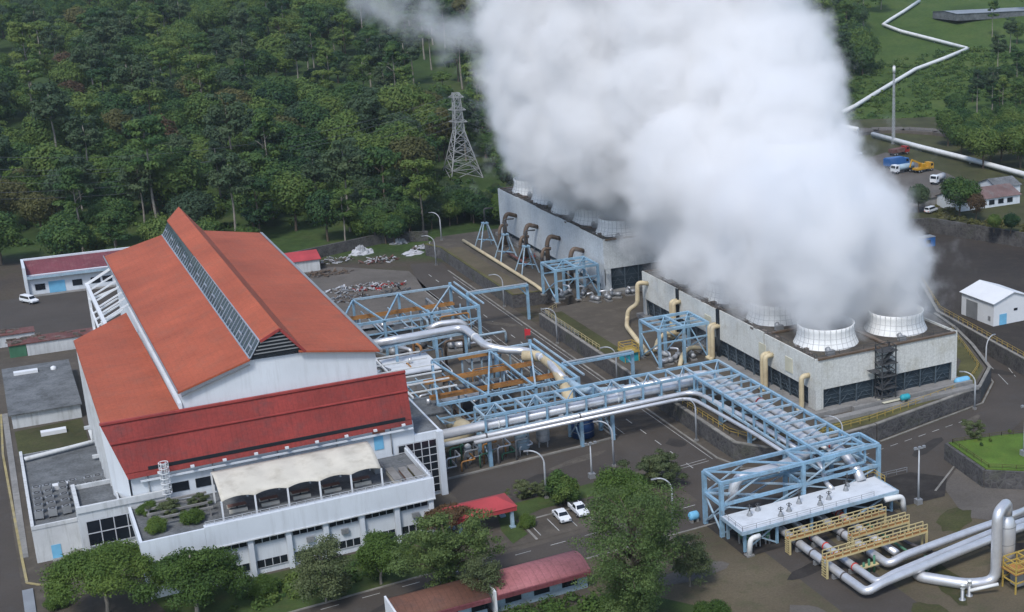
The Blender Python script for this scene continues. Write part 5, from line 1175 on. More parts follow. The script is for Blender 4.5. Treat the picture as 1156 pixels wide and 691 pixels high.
lamp('curved lamp post on the road kerb below the pipe bridge corner', 99.4, 203, 0, 8.4, 3.0); lamp('curved lamp post at the right bend beside white shed', 163.8, 202.2, 0, 8.6, .3)
lamp('curved lamp post on the main road near first blue portal', 99.6, 270, 0, 8.4, 3.0); lamp('curved lamp post on main road at the far portal', 99.6, 304, 0, 8.4, 3.0)
lamp('curved lamp post at road bend near scrap heaps', 97.8, 352, 0, 8.4, 2.8); lamp('curved lamp post behind terrace end by forest', 104, 367, 3.0, 8, 2.4); lamp('curved lamp post on main road seen through near portal', 99.6, 238, 0, 8.4, 3.0)
lamp('curved lamp post low on road in front of the nearest cooling tower corner', 150.4, 188.6, .1, 7.4, 2.2); lamp('curved lamp post below pipe bridge end in front of tower', 117, 182.6, 0, 7.6, 2.4)
lamp('curved lamp post among the foreground trees left of gantry', 80.6, 173.6, 0, 8.4, 2.9)
def mast(label, x, y, z, h):
    t = thing('floodlight_mast', label, 'lamp post', (x, y, z)); MB().tube([(x, y, z), (x, y, z + h)], .15, 8, rs=[.2, .1]).build('pole', 'pole', t)
    MB().beam((x - .9, y, z + h), (x + .9, y, z + h), .12).build('crossarm', 'pole', t)
    for s_ in (-.8, 0, .8): MB().box(x + s_ - .22, x + s_ + .22, y - .35, y + .05, z + h + .08, z + h + .42).build('lamp_head', 'steel', t)
    MB().box(x - .5, x + .5, y - .5, y + .5, z, z + .9).build('cabinet', 'steel', t)
mast('floodlight mast with crossarm beside sunken bed right of platform', 116.8, 160, 0, 9.4); mast('floodlight mast standing on the raised lawn', 138.6, 160.4, 3.3, 8.6); mast('slim floodlight mast near cross road shrubs', 77.4, 197.6, 0, 6.0)

# ---------------------------------------------------------------- vehicles
def wheels(t, xs, w, r):
    for x in xs:
        for s_ in (-1, 1):
            wh = MB().tube([(x, s_ * w - .11, r), (x, s_ * w + .11, r)], r, 16).build('wheel', 'rubber', t); MB().tube([(x, s_ * (w + .112), r), (x, s_ * (w + .118), r)], r * .6, 12).build('rim', 'steel', wh)
def car(label, x, y, z, rz, kind='sedan', paint='carwhite'):
    t = thing('parked_car', label, 'car', (x, y, z), rz=rz)
    if kind == 'sedan':
        lo = [(-2.2, .35), (2.15, .35), (2.2, .6), (2.1, .78), (1.1, .92), (-1.5, .96), (-2.15, .9), (-2.25, .6)]; cab = [(1.1, .9), (.35, 1.38), (-.9, 1.4), (-1.65, .94)]
    else:
        lo = [(-2.5, .45), (2.4, .45), (2.45, .8), (2.3, 1.02), (1.2, 1.15), (-2.5, 1.15)]; cab = [(1.2, 1.1), (.6, 1.72), (-.5, 1.74), (-.7, 1.1)]
        if kind == 'van': cab = [(1.5, 1.1), (.9, 1.85), (-2.35, 1.88), (-2.45, 1.1)]
    bd = MB().extr(lo, -.86, .86).build('body', paint, t)
    md = bd.modifiers.new('bev', 'BEVEL'); md.width = .09; md.segments = 3
    n = len(cab); vs = [(a, -.82 if zz < 1.2 else -.66, zz) for a, zz in cab] + [(a, .82 if zz < 1.2 else .66, zz) for a, zz in cab]
    cb = MB().add(vs, [tuple(range(n)), tuple(range(n, 2 * n))[::-1]] + [((i + 1) % n, i, n + i, n + (i + 1) % n) for i in range(n)]).build('cabin', paint, t)
    md = cb.modifiers.new('bev', 'BEVEL'); md.width = .06; md.segments = 2
    b = MB(); f0, f1, r1, r0 = [Vector((a, 0, zz)) for a, zz in cab]
    def pane(a, b_, wa, wb, off, ins=.12):
        d = (b_ - a); p, q = a + d * ins, b_ - d * ins; nrm = Vector((d.z, 0, -d.x)).normalized() * off
        b.add([p + nrm + Vector((0, -wa, 0)), p + nrm + Vector((0, wa, 0)), q + nrm + Vector((0, wb, 0)), q + nrm + Vector((0, -wb, 0))], [(0, 1, 2, 3)])
    pane(f0, f1, .72, .6, -.02 if False else .02); pane(r0, r1, .7, .58, -.02)
    for s_ in (-1, 1):
        b.add([(f0.x - .25, s_ * .835, f0.z + .08), (r0.x + .25, s_ * .835, r0.z + .08), (r1.x + .1, s_ * .70, r1.z - .1), (f1.x - .05, s_ * .70, f1.z - .1)], [(0, 1, 2, 3)])
    b.build('window', 'glass', t)
    for s_ in (-.6, .6): MB().box(lo[2][0] - .1, lo[2][0] + .03, s_ - .2, s_ + .2, .62, .78).build('headlight', 'steel', t); MB().box(lo[0][0] - .08, lo[0][0] + .02, s_ - .18, s_ + .18, .65, .82).build('tail_light', 'redband', t)
    if kind == 'pickup': MB().box(-2.4, -.85, -.7, .7, 1.152, 1.17).build('load_bed', 'darksteel', t)
    wheels(t, (-1.4, 1.35), .78, .33); t.location = (x, y, z); return t
car('white sedan parked beside the round bush and porch lawn', 67.3, 185.2, .07, R(-92)); car('white pickup parked right of the sedan, half under a tree', 70.3, 185.8, .07, R(-90), 'pickup'); 
car('white van parked in front of the maroon roofed storehouse', 5.2, 369, .06, R(-60), 'van')
def truck(name, label, cat, x, y, z, rz, cabm, bodym, kind, L=8):
    t = thing(name, label, cat, (x, y, z), rz=rz)
    MB().box(-L / 2, L / 2, -.5, .5, .7, .95).build('chassis', 'darksteel', t)
    c = MB().extr([(L / 2 - 2, .8), (L / 2, .8), (L / 2, 1.9), (L / 2 - .25, 2.9), (L / 2 - 2, 2.95)], -1.15, 1.15).build('cab', cabm, t)
    b = MB().add([(L / 2 + .02, -1, 1.95), (L / 2 + .02, 1, 1.95), (L / 2 - .2, .95, 2.75), (L / 2 - .2, -.95, 2.75)], [(0, 1, 2, 3)])
    for s_ in (-1, 1): b.add([(L / 2 - .3, s_ * 1.17, 1.8), (L / 2 - 1.4, s_ * 1.17, 1.8), (L / 2 - 1.4, s_ * 1.17, 2.65), (L / 2 - .45, s_ * 1.17, 2.65)], [(0, 1, 2, 3)])
    b.build('window', 'glass', c)
    if kind == 'box': MB().box(-L / 2, L / 2 - 2.2, -1.25, 1.25, 1.0, 3.3).build('cargo_box', bodym, t); MB().box(-L / 2 + .3, L / 2 - 2.6, -1.1, 1.1, 3.303, 3.5).build('tarp', bodym, t)
    if kind == 'tank': MB().tube([(-L / 2, 0, 1.9), (L / 2 - 2.3, 0, 1.9)], 1.0, 18).build('tank', bodym, t)
    if kind == 'tipper': MB().extr([(-L / 2, 1.1), (L / 2 - 2.3, 1.1), (L / 2 - 2.2, 2.5), (-L / 2 - .1, 2.3)], -1.2, 1.2).build('tipper_body', bodym, t)
    if kind == 'crane':
        MB().box(-L / 2, L / 2 - 2.2, -1.2, 1.2, 1.0, 1.6).build('deck', bodym, t); MB().box(-1.4, .4, -.9, .9, 1.603, 2.8).build('turret', bodym, t); MB().beam((-.6, 0, 2.6), (-L / 2 - 1.5, 0, 4.6), .5).build('boom', bodym, t); MB().beam((-L / 2 - 1.5, 0, 4.6), (-L / 2 - 2.4, 0, 2.2), .35).build('bucket_arm', bodym, t)
    wheels(t, (-L / 2 + 1, -L / 2 + 2.2, L / 2 - 1.1), 1.05, .5); t.location = (x, y, z); return t
for (px, py, rz, cm, bm_, k, L, nm, lab, cat) in [(1012, 189, .1, 'truckblue', 'truckblue', 'box', 9.5, 'cargo_truck', 'blue covered cargo truck at the rear of upper yard', 'truck'), (1019, 195, 3.3, 'carwhite', 'bluep', 'tank', 9, 'tanker_truck', 'white cab truck with pale blue tank before the blue truck', 'truck'),
        (1042, 194, .2, 'truckyellow', 'truckyellow', 'crane', 8, 'crane_truck', 'yellow crane truck with raised boom in upper yard', 'crane truck'), (1059, 207, 3.6, 'carwhite', 'scrapw', 'tank', 7, 'mixer_truck', 'white cab mixer truck nearest tiled house', 'truck'), (1015, 175, .15, 'truckred', 'rust', 'tipper', 8, 'tipper_truck', 'dull red tipper truck behind the blue truck', 'truck')]:
    p = at(px, py, 7.4); truck(nm, lab, cat, p.x, p.y, 7.45, rz, cm, bm_, k, L)
p = at(966, 176, 7.4); car('white pickup parked by the hill road at the steam edge', p.x, p.y, 7.45, .2, 'pickup'); p = at(1051, 240, 7.4); car('pale van half hidden by dark tree left of carport', p.x, p.y, 7.45, .4, 'van')
p = at(1047, 274, 7.42); t = thing('site_cabin', 'small blue site cabin at edge of steam above dirt yard', 'cabin', (p.x, p.y, 3.4)); p = at(1046, 278, 3.4); t.location = (p.x, p.y, 3.4); ORG[t.name] = Vector((p.x, p.y, 3.4))
MB().box(p.x - 2, p.x + 2, p.y - 1.2, p.y + 1.2, 3.45, 6).build('body', 'truckblue', t); MB().box(p.x - 2.1, p.x + 2.1, p.y - 1.3, p.y + 1.3, 6.003, 6.15).build('roof', 'steel', t); MB().box(p.x - 1, p.x + .4, p.y - 1.26, p.y - 1.203, 4.4, 5.4).build('window', 'glass', t)
sheet('upper_yard', [tuple(at(a, b_, 7.4)[:2]) for a, b_ in ((960, 185), (1000, 172), (1070, 196), (1100, 212), (1060, 236), (1000, 245), (960, 220))], 7.43, 'path')

# ---------------------------------------------------------------- hillside road, pipelines, mast
hp = [at(a, b_, 7.4) for a, b_ in ((930, 158), (952, 153), (985, 149), (1020, 148.5), (1060, 151), (1120, 160))]
b = MB()
for p, q in zip(hp, hp[1:]):
    d = (q - p).normalized(); n_ = Vector((-d.y, d.x, 0)) * 4.5; b.prism([(p - n_)[:2], (p + n_)[:2], (q + n_)[:2], (q - n_)[:2]], 7.3, 8.6)
struct('hill_road', b, 'path')
rail('pale railing along the hill road bridge', [tuple(p + Vector((-.6 * 0, -4.2, 0)))[:2] for p in hp], 8.6, 'conc', 1.0, 3.0, w=.14)
wall('dark stone side wall under the hill road bridge', [tuple(p + Vector((0, -4.7, 0)))[:2] for p in hp], 7.3, 8.55, .4)
def hillpipe(label, pix, r, up=1.6, zfix=None):
    pts = []
    for i, (a, b_) in enumerate(pix):
        p = atT(a, b_) if zfix is None else at(a, b_, zfix); pts.append(p)
    full = []
    for p, q in zip(pts, pts[1:]):
        k = max(1, int((q - p).length / 25))
        for j in range(k): 
            s_ = p.lerp(q, j / k); z = (th(s_.x, s_.y) if zfix is None else zfix) + up; full.append(Vector((s_.x, s_.y, z)))
    full.append(pts[-1] + Vector((0, 0, up)))
    o = MB().tube(full, r, 10).build('pipeline', 'pipew'); put(o, label, 'pipeline'); b = MB()
    for i, p in enumerate(full): b.beam((p.x, p.y, p.z - up - .5), (p.x, p.y, p.z - r * .9), .5)
    b.build('support', 'steel', o)
hillpipe('white pipeline zigzagging up the green hillside at right', [(952, 131), (965, 124), (1004, 100), (1033, 82), (1092.6, 58.7), (1055, 48.5), (1017, 38.5), (997, 31), (1004, 26), (1020, 16), (1038, 4)], 1.0)
hillpipe('white pipeline descending across upper terrace behind tiled house', [(985, 156), (1040, 171), (1095, 185), (1156, 202), (1200, 214)], .9, 1.5, 7.4)
hillpipe('short white pipeline at the steam edge above the hill road', [(930, 143), (945, 146.5), (968, 151)], .9, 1.7, 8.6)
def lattice(name, label, x, y, z, h, w0, w1, n, mat, arms=(), bw=.2, waist=None, cat='tower'):
    t = thing(name, label, cat, (x, y, z)); b = MB()
    wd = lambda k: (w0 + (w1 - w0) * k) if waist is None else ((w0 + (waist[1] - w0) * k / waist[0]) if k < waist[0] else waist[1] + (w1 - waist[1]) * (k - waist[0]) / (1 - waist[0]))
    lv = [(i / n) for i in range(n + 1)]
    cn = lambda k, i: Vector((x + wd(k) * (1, -1, -1, 1)[i], y + wd(k) * (1, 1, -1, -1)[i], z + h * k))
    for a, c in zip(lv, lv[1:]):
        for i in range(4):
            b.beam(cn(a, i), cn(c, i), bw * 1.3); b.beam(cn(a, i), cn(c, (i + 1) % 4), bw * .8); b.beam(cn(a, (i + 1) % 4), cn(c, i), bw * .8); b.beam(cn(c, i), cn(c, (i + 1) % 4), bw * .7)
    b.build('lattice', mat, t)
    ends = []
    for k, L in arms:
        a = MB()
        for s_ in (-1, 1):
            e = Vector((x + s_ * L * .8, y - s_ * L * .6, z + h * k)); ends.append(e)
            for i in range(4): a.beam(cn(k, i), e, bw * .8); 
            for i in (0, 2): a.beam(cn(min(1, k + .05), i), e, bw * .7)
        a.build('crossarm', mat, t)
    return t, ends
pp = atT(522, 199)
MT['pylonsteel'] = M('pylon_steel', (.30, .31, .31), .6, .2)
pyl, ends = lattice('power_pylon', 'tall grey lattice power pylon standing at the forest edge', pp.x, pp.y, pp.z - .5, 28.5, 5.4, 1.0, 9, 'pylonsteel', ((.66, 3.2), (.8, 3.0), (.95, 2.6)), .21, (.55, 1.5), 'pylon')
mp_ = at(1008.5, 163, 7.4)
ms, _ = lattice('radio_mast', 'slender lattice radio mast rising beside the hill road', mp_.x, mp_.y, 7.4, 29, .42, .22, 20, 'pole', (), .07, None, 'mast')
MB().tube([(mp_.x, mp_.y, 33.6), (mp_.x, mp_.y, 36.0)], .55, 10).build('antenna_drum', 'pipew', ms)
def wire(label, p, q, sag, group):
    p, q = Vector(p), Vector(q); pts = [p.lerp(q, k / 24) - Vector((0, 0, 4 * sag * (k / 24) * (1 - k / 24))) for k in range(25)]; put(MB().tube(pts, .045, 4, False).build('power_line', 'wire'), label, 'power line', group)
for i, e in enumerate(ends):
    wire('thin power line strung left from the pylon across the forest', e, atD(-40, (205, 225, 190, 218, 176, 200)[i], 372), 7, 'power lines left of the pylon')
    wire('thin power line strung right from pylon into the steam', e, atD(700, (150, 172, 135, 160, 120, 145)[i], 500), 4, 'power lines right of the pylon')

# ---------------------------------------------------------------- trees
def leaf_arrays(rng, blobs, n, size, up=.35, inner=.55, elong=1.5, jit=.5):
    """n rhombic leaf clumps spread through the shells of the given blobs (x, y, z, rx, rz)"""
    bl_ = np.array(blobs); w = bl_[:, 3] * bl_[:, 3]; idx = rng.choice(len(bl_), n, p=w / w.sum())
    d = rng.normal(size=(n, 3)); d[:, 2] += up; d /= np.linalg.norm(d, axis=1)[:, None]
    rad = inner + (1 - inner) * rng.random(n) ** .6; rad *= 1 + .12 * rng.normal(size=n)
    c = bl_[idx, :3] + d * rad[:, None] * np.stack([bl_[idx, 3], bl_[idx, 3], bl_[idx, 4]], 1)
    nn = d * .9 + rng.normal(size=(n, 3)) * jit; nn[:, 2] += .25; nn /= np.linalg.norm(nn, axis=1)[:, None]
    a = np.cross(nn, rng.normal(size=(n, 3))); a /= np.linalg.norm(a, axis=1)[:, None]; b = np.cross(nn, a)
    s = size * (.55 + .8 * rng.random(n)); L = (s * elong / 2)[:, None]; Wd = (s / 2)[:, None]
    v = np.stack([c - a * L, c - b * Wd + a * L * .15, c + a * L, c + b * Wd + a * L * .15], 1)
    tb = rng.random(len(bl_))
    return v, np.clip(tb[idx] * .75 + .25 * rng.random(n), 0, 1)
def mesh_from(name, v, tint, mat):
    n = len(v); me = bpy.data.meshes.new(name)
    me.vertices.add(n * 4); me.vertices.foreach_set('co', v.reshape(-1).astype(np.float32))
    me.loops.add(n * 4); me.loops.foreach_set('vertex_index', np.arange(n * 4, dtype=np.int32))
    me.polygons.add(n); me.polygons.foreach_set('loop_start', np.arange(0, n * 4, 4, dtype=np.int32)); me.polygons.foreach_set('loop_total', np.full(n, 4, dtype=np.int32))
    at_ = me.attributes.new('tint', 'FLOAT', 'FACE'); at_.data.foreach_set('value', tint.astype(np.float32))
    me.materials.append(MT[mat]); me.update(); me.validate(); return me
def broad_blobs(rng, R_, Ht, base, k):
    """rounded crown of many overlapping boughs"""
    out = []
    for i in range(k):
        a = rng.random() * 6.28; h = rng.random(); q = math.sqrt(max(0, 1 - (h * 1.05 - .25) ** 2)) * (.35 + .6 * rng.random())
        r = R_ * (.28 + .2 * rng.random()); out.append((R_ * q * math.cos(a) * .8, R_ * q * math.sin(a) * .8, base + (Ht - base) * (.15 + .75 * h), r, r * (.75 + .2 * rng.random())))
    out.append((0, 0, base + (Ht - base) * .5, R_ * .55, (Ht - base) * .4)); return out
def tall_blobs(rng, R_, Ht, base, k):
    """high airy crown in tiers on a long bare trunk"""
    out = []
    for i in range(k):
        h = rng.random(); a = rng.random() * 6.28; q = R_ * (1 - .45 * h) * (.3 + .7 * rng.random()); r = R_ * (.26 + .16 * rng.random())
        out.append((q * math.cos(a), q * math.sin(a), base + (Ht - base) * (.05 + .9 * h), r, r * .55))
    return out
def flat_blobs(rng, R_, Ht, base, k):
    """spreading umbrella crown"""
    out = []
    for i in range(k):
        a = rng.random() * 6.28; q = R_ * math.sqrt(rng.random()) * .86; r = R_ * (.2 + .13 * rng.random())
        out.append((q * math.cos(a), q * math.sin(a), Ht - (Ht - base) * (.2 + .55 * (q / R_) ** 2 + .25 * rng.random()), r, r * .62))
    return out
def trunk_mesh(name, rng, Ht, r, blobs, nl, mat, lean=.0):
    b = MB(); top = Ht * .86; pts = [Vector((lean * (k / 6) ** 2 + .12 * math.sin(k * 1.7), .12 * math.cos(k * 1.3) - .12, top * k / 6)) for k in range(7)]
    b.tube([Vector((0, 0, -1.0))] + pts, r, 8, rs=[r * 1.35] + [r * (1.15 - .13 * k) for k in range(7)])
    for i in rng.choice(len(blobs), min(nl, len(blobs)), replace=False):
        x, y, z = blobs[i][:3]; s = min(top * .9, max(top * .3, z - math.hypot(x, y) * .75)); p = Vector((0, 0, s)); q = Vector((x, y, z)); m_ = p.lerp(q, .5) + Vector((0, 0, .1 * (q - p).length))
        b.tube([p, m_, q], r * .4, 5, rs=[r * .5, r * .32, r * .1])
    o = b.build(name, mat); me = o.data
    v = np.empty(len(me.vertices) * 3, dtype=np.float32); me.vertices.foreach_get('co', v); v = v.reshape(-1, 3) + np.array(o.location, dtype=np.float32); me.vertices.foreach_set('co', v.reshape(-1)); me.update()
    bpy.data.objects.remove(o); return me
def loose_blobs(rng, R_, Ht, base, k):
    """open crown of many short leafy sprays in uneven layers"""
    out = []
    for i in range(k):
        h = rng.random() ** .8; a = rng.random() * 6.28; prof = math.sin(math.pi * min(1, .18 + .80 * (1 - h) ** .75)) ** .8; q = R_ * prof * (.25 + .75 * rng.random() ** .6) * (.85 + .3 * math.sin(2 * a + 1.3 * R_) + .16 * math.sin(5 * a + h * 9))
        r = R_ * (.10 + .09 * rng.random()); out.append((q * math.cos(a), q * math.sin(a), base + (Ht - base) * h - .10 * q, r * 1.35, r * .62))
    return out
def dome_blobs(rng, R_, Ht, base, k):
    """forest crown: one dome carrying smaller domes"""
    c = base + (Ht - base) * .48; rz = (Ht - base) * .46; out = [(0, 0, c, R_ * .82, rz * .9)] * 3
    for i in range(k):
        d = rng.normal(size=3); d[2] = abs(d[2]) * .9 - .25; d /= np.linalg.norm(d); r = R_ * (.26 + .16 * rng.random())
        out.append((d[0] * R_ * .68, d[1] * R_ * .68, c + d[2] * rz * .78, r, r * .85))
    return out
KINDS = {'dome': dome_blobs, 'loose': loose_blobs, 'broad': broad_blobs, 'tall': tall_blobs, 'flat': flat_blobs}
PROT = {}
def prototype(key, seed, kind, R_, Ht, base, k, n, size, mat, tr=.35, bark='bark', nl=6, up=.35, lean=0, inner=.55, jit=.5):
    rng = np.random.default_rng(seed); bl_ = KINDS[kind](rng, R_, Ht, base, k)
    v, t = leaf_arrays(rng, bl_, n, size, up, inner, 1.5, jit); PROT[key] = (trunk_mesh('trunk', rng, Ht, tr, bl_, nl, bark, lean), mesh_from('crown', v, t, mat), v, t)
def tree(key, name, label, x, y, z, s=1.0, rz=0.0, group=None, cat='tree', sz=None):
    t = thing(name, label, cat, (x, y, z), group); t.rotation_euler = (0, 0, rz); t.scale = (s, s, sz or s)
    for nm, me in (('trunk', PROT[key][0]), ('crown', PROT[key][1])):
        o = bpy.data.objects.new(nm, me); COL.objects.link(o); o.parent = t
    return t
# foreground kinds, fine leaves
prototype('umbrella', 11, 'flat', 7.2, 9.8, 4.2, 60, 44000, .20, 'leafb', .26, 'palebark', 18, .5, inner=.45)
prototype('umbrella2', 12, 'flat', 6.8, 10.4, 2.6, 70, 34000, .20, 'leafb', .26, 'palebark', 18, .5, inner=.4)
prototype('sparse', 13, 'tall', 4.4, 10.2, 1.6, 52, 11000, .20, 'leafg', .16, 'palebark', 26, inner=.2)
prototype('young', 14, 'broad', 4.1, 8.4, 2.6, 22, 24000, .20, 'leafb', .2, 'palebark', 8)
prototype('bigleafy', 15, 'loose', 7.0, 11.0, 1.6, 120, 26000, .20, 'leaff', .28, 'bark', 26, inner=.3)
prototype('feathery', 16, 'loose', 9.6, 20.5, 2.0, 250, 40000, .20, 'leaff', .34, 'bark', 60, inner=.2)
prototype('roundbush', 17, 'broad', 2.6, 4.8, .5, 18, 16000, .17, 'leaf', .15)
prototype('lowbush', 18, 'broad', 3.6, 3.6, .2, 24, 20000, .18, 'leafb', .15)
prototype('greybush', 19, 'loose', 4.2, 4.6, .3, 60, 16000, .17, 'leafg', .12, inner=.2)
prototype('brownbush', 20, 'flat', 4.2, 5.6, 3.0, 30, 9000, .2, 'leafr', .14, 'bark', 10)
def ftree(key, name, label, px, py, h, s=1.0, rz=0, dz=0):
    p = at(px, py, h * s); return tree(key, name, label, p.x, p.y, dz, s, rz)
ftree('umbrella', 'umbrella_tree', 'bright green umbrella crowned tree at lower left before utility block', 112, 634, 8.0, .95, .3)
ftree('umbrella2', 'umbrella_tree', 'bright green umbrella crowned tree in front of the office block left end', 214, 634, 8.0, .98, 1.7)
ftree('sparse', 'sparse_tree', 'thin grey-green tree before the middle of the office block', 362, 628, 7.5, .92, 0)
ftree('young', 'young_tree', 'small bright round tree before right half of the office block', 426, 618, 6.6, .86, 2)
ftree('bigleafy', 'leafy_tree', 'large leafy green tree left of the entrance porch', 503, 614, 7.6, .98, .5)
ftree('feathery', 'feathery_tree', 'tall feathery grey-green tree in the lower middle, nearest the camera', 712, 608, 13.5, .92, .2)
ftree('brownbush', 'brown_leaved_tree', 'brown leaved treetop overlapping the left of red porch roof', 508, 575, 5.2, .95, 0)
ftree('roundbush', 'round_bush', 'dense round dark green bush beside parked white sedan', 636, 546, 3.2, 1.15, 0)
ftree('lowbush', 'spreading_bush', 'bright spreading bush at the cross road corner behind the tall tree', 705, 545, 2.6, 1.25, 1)
ftree('greybush', 'grey_shrub', 'grey-brown open shrub at the road corner right of bright bush', 742, 528, 2.6, 1.15, 1)
ftree('lowbush', 'spreading_bush', 'low bright bush at the bottom edge right of tall tree', 802, 688, 2.6, .72, 2)
ftree('greybush', 'grey_shrub', 'grey-green spiky shrub on the corner of raised lawn', 1099, 490, 6.0, .62, 0, 3.2)
ftree('lowbush', 'spreading_bush', 'low clipped bush at the porch lawn corner', 596, 592, .9, .42, 0); ftree('greybush', 'grey_shrub', 'dark shrub behind the red porch', 590, 556, 1.6, .62, 2)
ftree('greybush', 'grey_shrub', 'dark shrub left of the round bush behind porch lawn', 612, 556, 1.2, .5, 1)
for i, (x, y, w) in enumerate(TERR): tree('greybush' if i % 2 else 'lowbush', 'terrace_shrub', 'green shrub growing on the planted end of roof terrace', x, y, 8.3, w * .2, i * 1.3, 'shrubs on the roof terrace')
ftree('lowbush', 'spreading_bush', 'low bush in the bed before the annex middle', 300, 668, .9, .6, 0); ftree('greybush', 'grey_shrub', 'grey-green bush at foot of thin tree', 380, 668, .9, .7, 0)
ftree('lowbush', 'spreading_bush', 'bright yellow-green bush at far lower left corner of road', 66, 682, .8, .5, 0)
ftree('sparse', 'sparse_tree', 'thin tree between pink roofed building and leafy tree', 545, 650, 6.5, .72, 3); ftree('sparse', 'sparse_tree', 'sparse low tree right of the tall feathery one', 778, 632, 5.5, .75, 2)
for i, (px, py, s) in enumerate([(1108, 505, .14), (1118, 500, .14), (1140, 488, .16)]):
    ftree('roundbush', 'clipped_shrub', '%s tiny dark clipped shrub on the raised lawn' % ('leftmost', 'middle', 'rightmost')[i], px, py, 22, s, 0, 3.3)
def ground_cover(name, n, size, mat, poly, hmin, hmax, seed, base=0.0):
    rng = np.random.default_rng(seed); poly = np.array(poly, float); lo, hi = poly.min(0), poly.max(0); out = []
    while len(out) < n:
        p = lo + (hi - lo) * rng.random(2); c = False; j = len(poly) - 1
        for i in range(len(poly)):
            if (poly[i, 1] > p[1]) != (poly[j, 1] > p[1]) and p[0] < (poly[j, 0] - poly[i, 0]) * (p[1] - poly[i, 1]) / (poly[j, 1] - poly[i, 1]) + poly[i, 0]: c = not c
            j = i
        if c: r = hmin + (hmax - hmin) * rng.random(); out.append((p[0], p[1], base + (th(p[0], p[1]) if base == 0 else 0) + r * .25, r * 1.2, r * .8))
    m = n * int(46 if size > .5 else 120); v, t = leaf_arrays(rng, out, m, size, .5, .4)
    o = bpy.data.objects.new(name, mesh_from(name, v, t, mat)); COL.objects.link(o); return put(o, kind='stuff')
put(ground_cover('hedge_undergrowth', 150, .3, 'leafb', [(30, 150), (66, 148), (66, 156), (60, 160.5), (34, 160.5), (20, 168), (14, 167)], .8, 1.7, 31), 'bright undergrowth along the bottom edge', 'undergrowth')
put(ground_cover('bed_shrubs', 60, .3, 'leaf', [(19, 181), (48, 181), (48, 189), (20, 186)], .5, 1.2, 32), 'dark low shrubs in the bed along the office block', 'undergrowth')
put(ground_cover('bank_scrub', 110, .6, 'leafo', [(300, 238), (236, 264), (223, 302), (238, 318), (246, 312), (232, 300), (242, 270), (300, 246)], .6, 1.5, 33, 7.2), 'rough scrub along the top of bank wall', 'scrub')

# forest kinds, leaf clumps
FK = [('fa', 'dome', 6.6, 14, 3.5, 14, 5200, 'leaf', 'bark'), ('fb', 'dome', 7.6, 16, 4, 20, 6500, 'leaf', 'bark'), ('fc', 'dome', 5.6, 13, 2.5, 11, 4200, 'leaf', 'bark'), ('fd', 'dome', 6.0, 17, 4, 16, 5200, 'leaf', 'bark'),
      ('fo', 'dome', 6.4, 15, 4, 16, 4600, 'leafo', 'bark'), ('fg', 'dome', 6.8, 15, 4, 14, 4800, 'leafgf', 'bark'), ('fr', 'dome', 5.6, 15, 4, 14, 2600, 'leafr', 'bark'), ('fe', 'dome', 5.4, 11, 1.5, 13, 4000, 'leafb', 'bark'),
      ('ta', 'tall', 5.4, 24, 13, 30, 3600, 'leafgf', 'palebark'), ('tb', 'tall', 4.8, 26, 14, 28, 3400, 'leaf', 'palebark'), ('tc', 'tall', 6.0, 22, 11, 32, 3600, 'leaf', 'palebark'), ('td', 'tall', 5.2, 20, 5, 30, 3600, 'leaf', 'bark')]
for i, (key, kind, R_, Ht, base, k, n, mat, bk) in enumerate(FK):
    prototype(key, 100 + i, kind, R_, Ht, base, k, n, .52, mat, .34 if kind == 'dome' else .30, bk, 5, jit=.28, inner=.82 if kind == 'dome' else .5)
LAB = {'fa': ('broadleaf_tree', 'dark green rounded forest tree behind the plant', 'rounded dark forest trees'), 'fb': ('broadleaf_tree', 'dark green rounded forest tree behind the plant', 'rounded dark forest trees'), 'fc': ('broadleaf_tree', 'dark green rounded forest tree behind the plant', 'rounded dark forest trees'),
       'fd': ('broadleaf_tree', 'dark green rounded forest tree behind the plant', 'rounded dark forest trees'), 'fo': ('olive_tree_crown', '', ''), 'fg': ('grey_green_tree', 'grey-green rounded forest tree among the darker ones', 'grey-green forest trees'),
       'fe': ('fresh_green_tree', 'fresh green bushy tree among the darker forest trees', 'fresh green forest trees'), 'ta': ('slender_tree', 'slender pale trunked tree with high airy crown', 'slender high crowned forest trees'), 'tb': ('slender_tree', 'slender pale trunked tree with high airy crown', 'slender high crowned forest trees'),
       'tc': ('tall_tree', 'broad crowned slender tree on a tall pale trunk', 'broad crowned slender forest trees'), 'td': ('layered_tree', 'dark layered conical tree within the forest', 'layered dark forest trees')}
LAB['fo'] = ('yellowish_tree', 'yellowish olive rounded tree among the dark forest', 'yellowish forest trees')
LAB['fr'] = ('brown_tree', 'dull brown crowned tree among the dark forest', 'brown forest trees')
frng = np.random.default_rng(77); spots = []
def proj(x, y, z):
    f_, r_ = x * sY + y * cY, x * cY - y * sY; zc = f_ * cP - (z - HC) * sP; yc = -((z - HC) * cP + f_ * sP); return CX + FP * r_ / zc, CY + FP * yc / zc
PIPEPX = []
_pl = [(952, 131), (965, 124), (1004, 100), (1033, 82), (1092.6, 58.7), (1055, 48.5), (1017, 38.5), (997, 31), (1004, 26), (1020, 16), (1038, 4)]
for (a_, b_), (c_, d_) in zip(_pl, _pl[1:]):
    for k_ in range(8): PIPEPX.append((a_ + (c_ - a_) * k_ / 8, b_ + (d_ - b_) * k_ / 8))
def clear(f, l):
    x, y = unfl(f, l); px = proj(x, y, th(x, y))[0]
    if -30 < x < 210 and y < 388 - max(0, (x - 60)) * .0 and f < 500: return False
    if x < -2 and f < 372 and px > -60: return False
    if px < 60 and f < 372: return False
    if 484 < px < 562 and 372 < f < 474: return False                      # open ground before the pylon
    if 395 < px < 500 and 388 < f < 425: return frng.random() < .2                       # grassy gap
    if l > -18 and f < 575: return False                                                # upper terrace
    if l > -20 and f < 585: return False
    return True
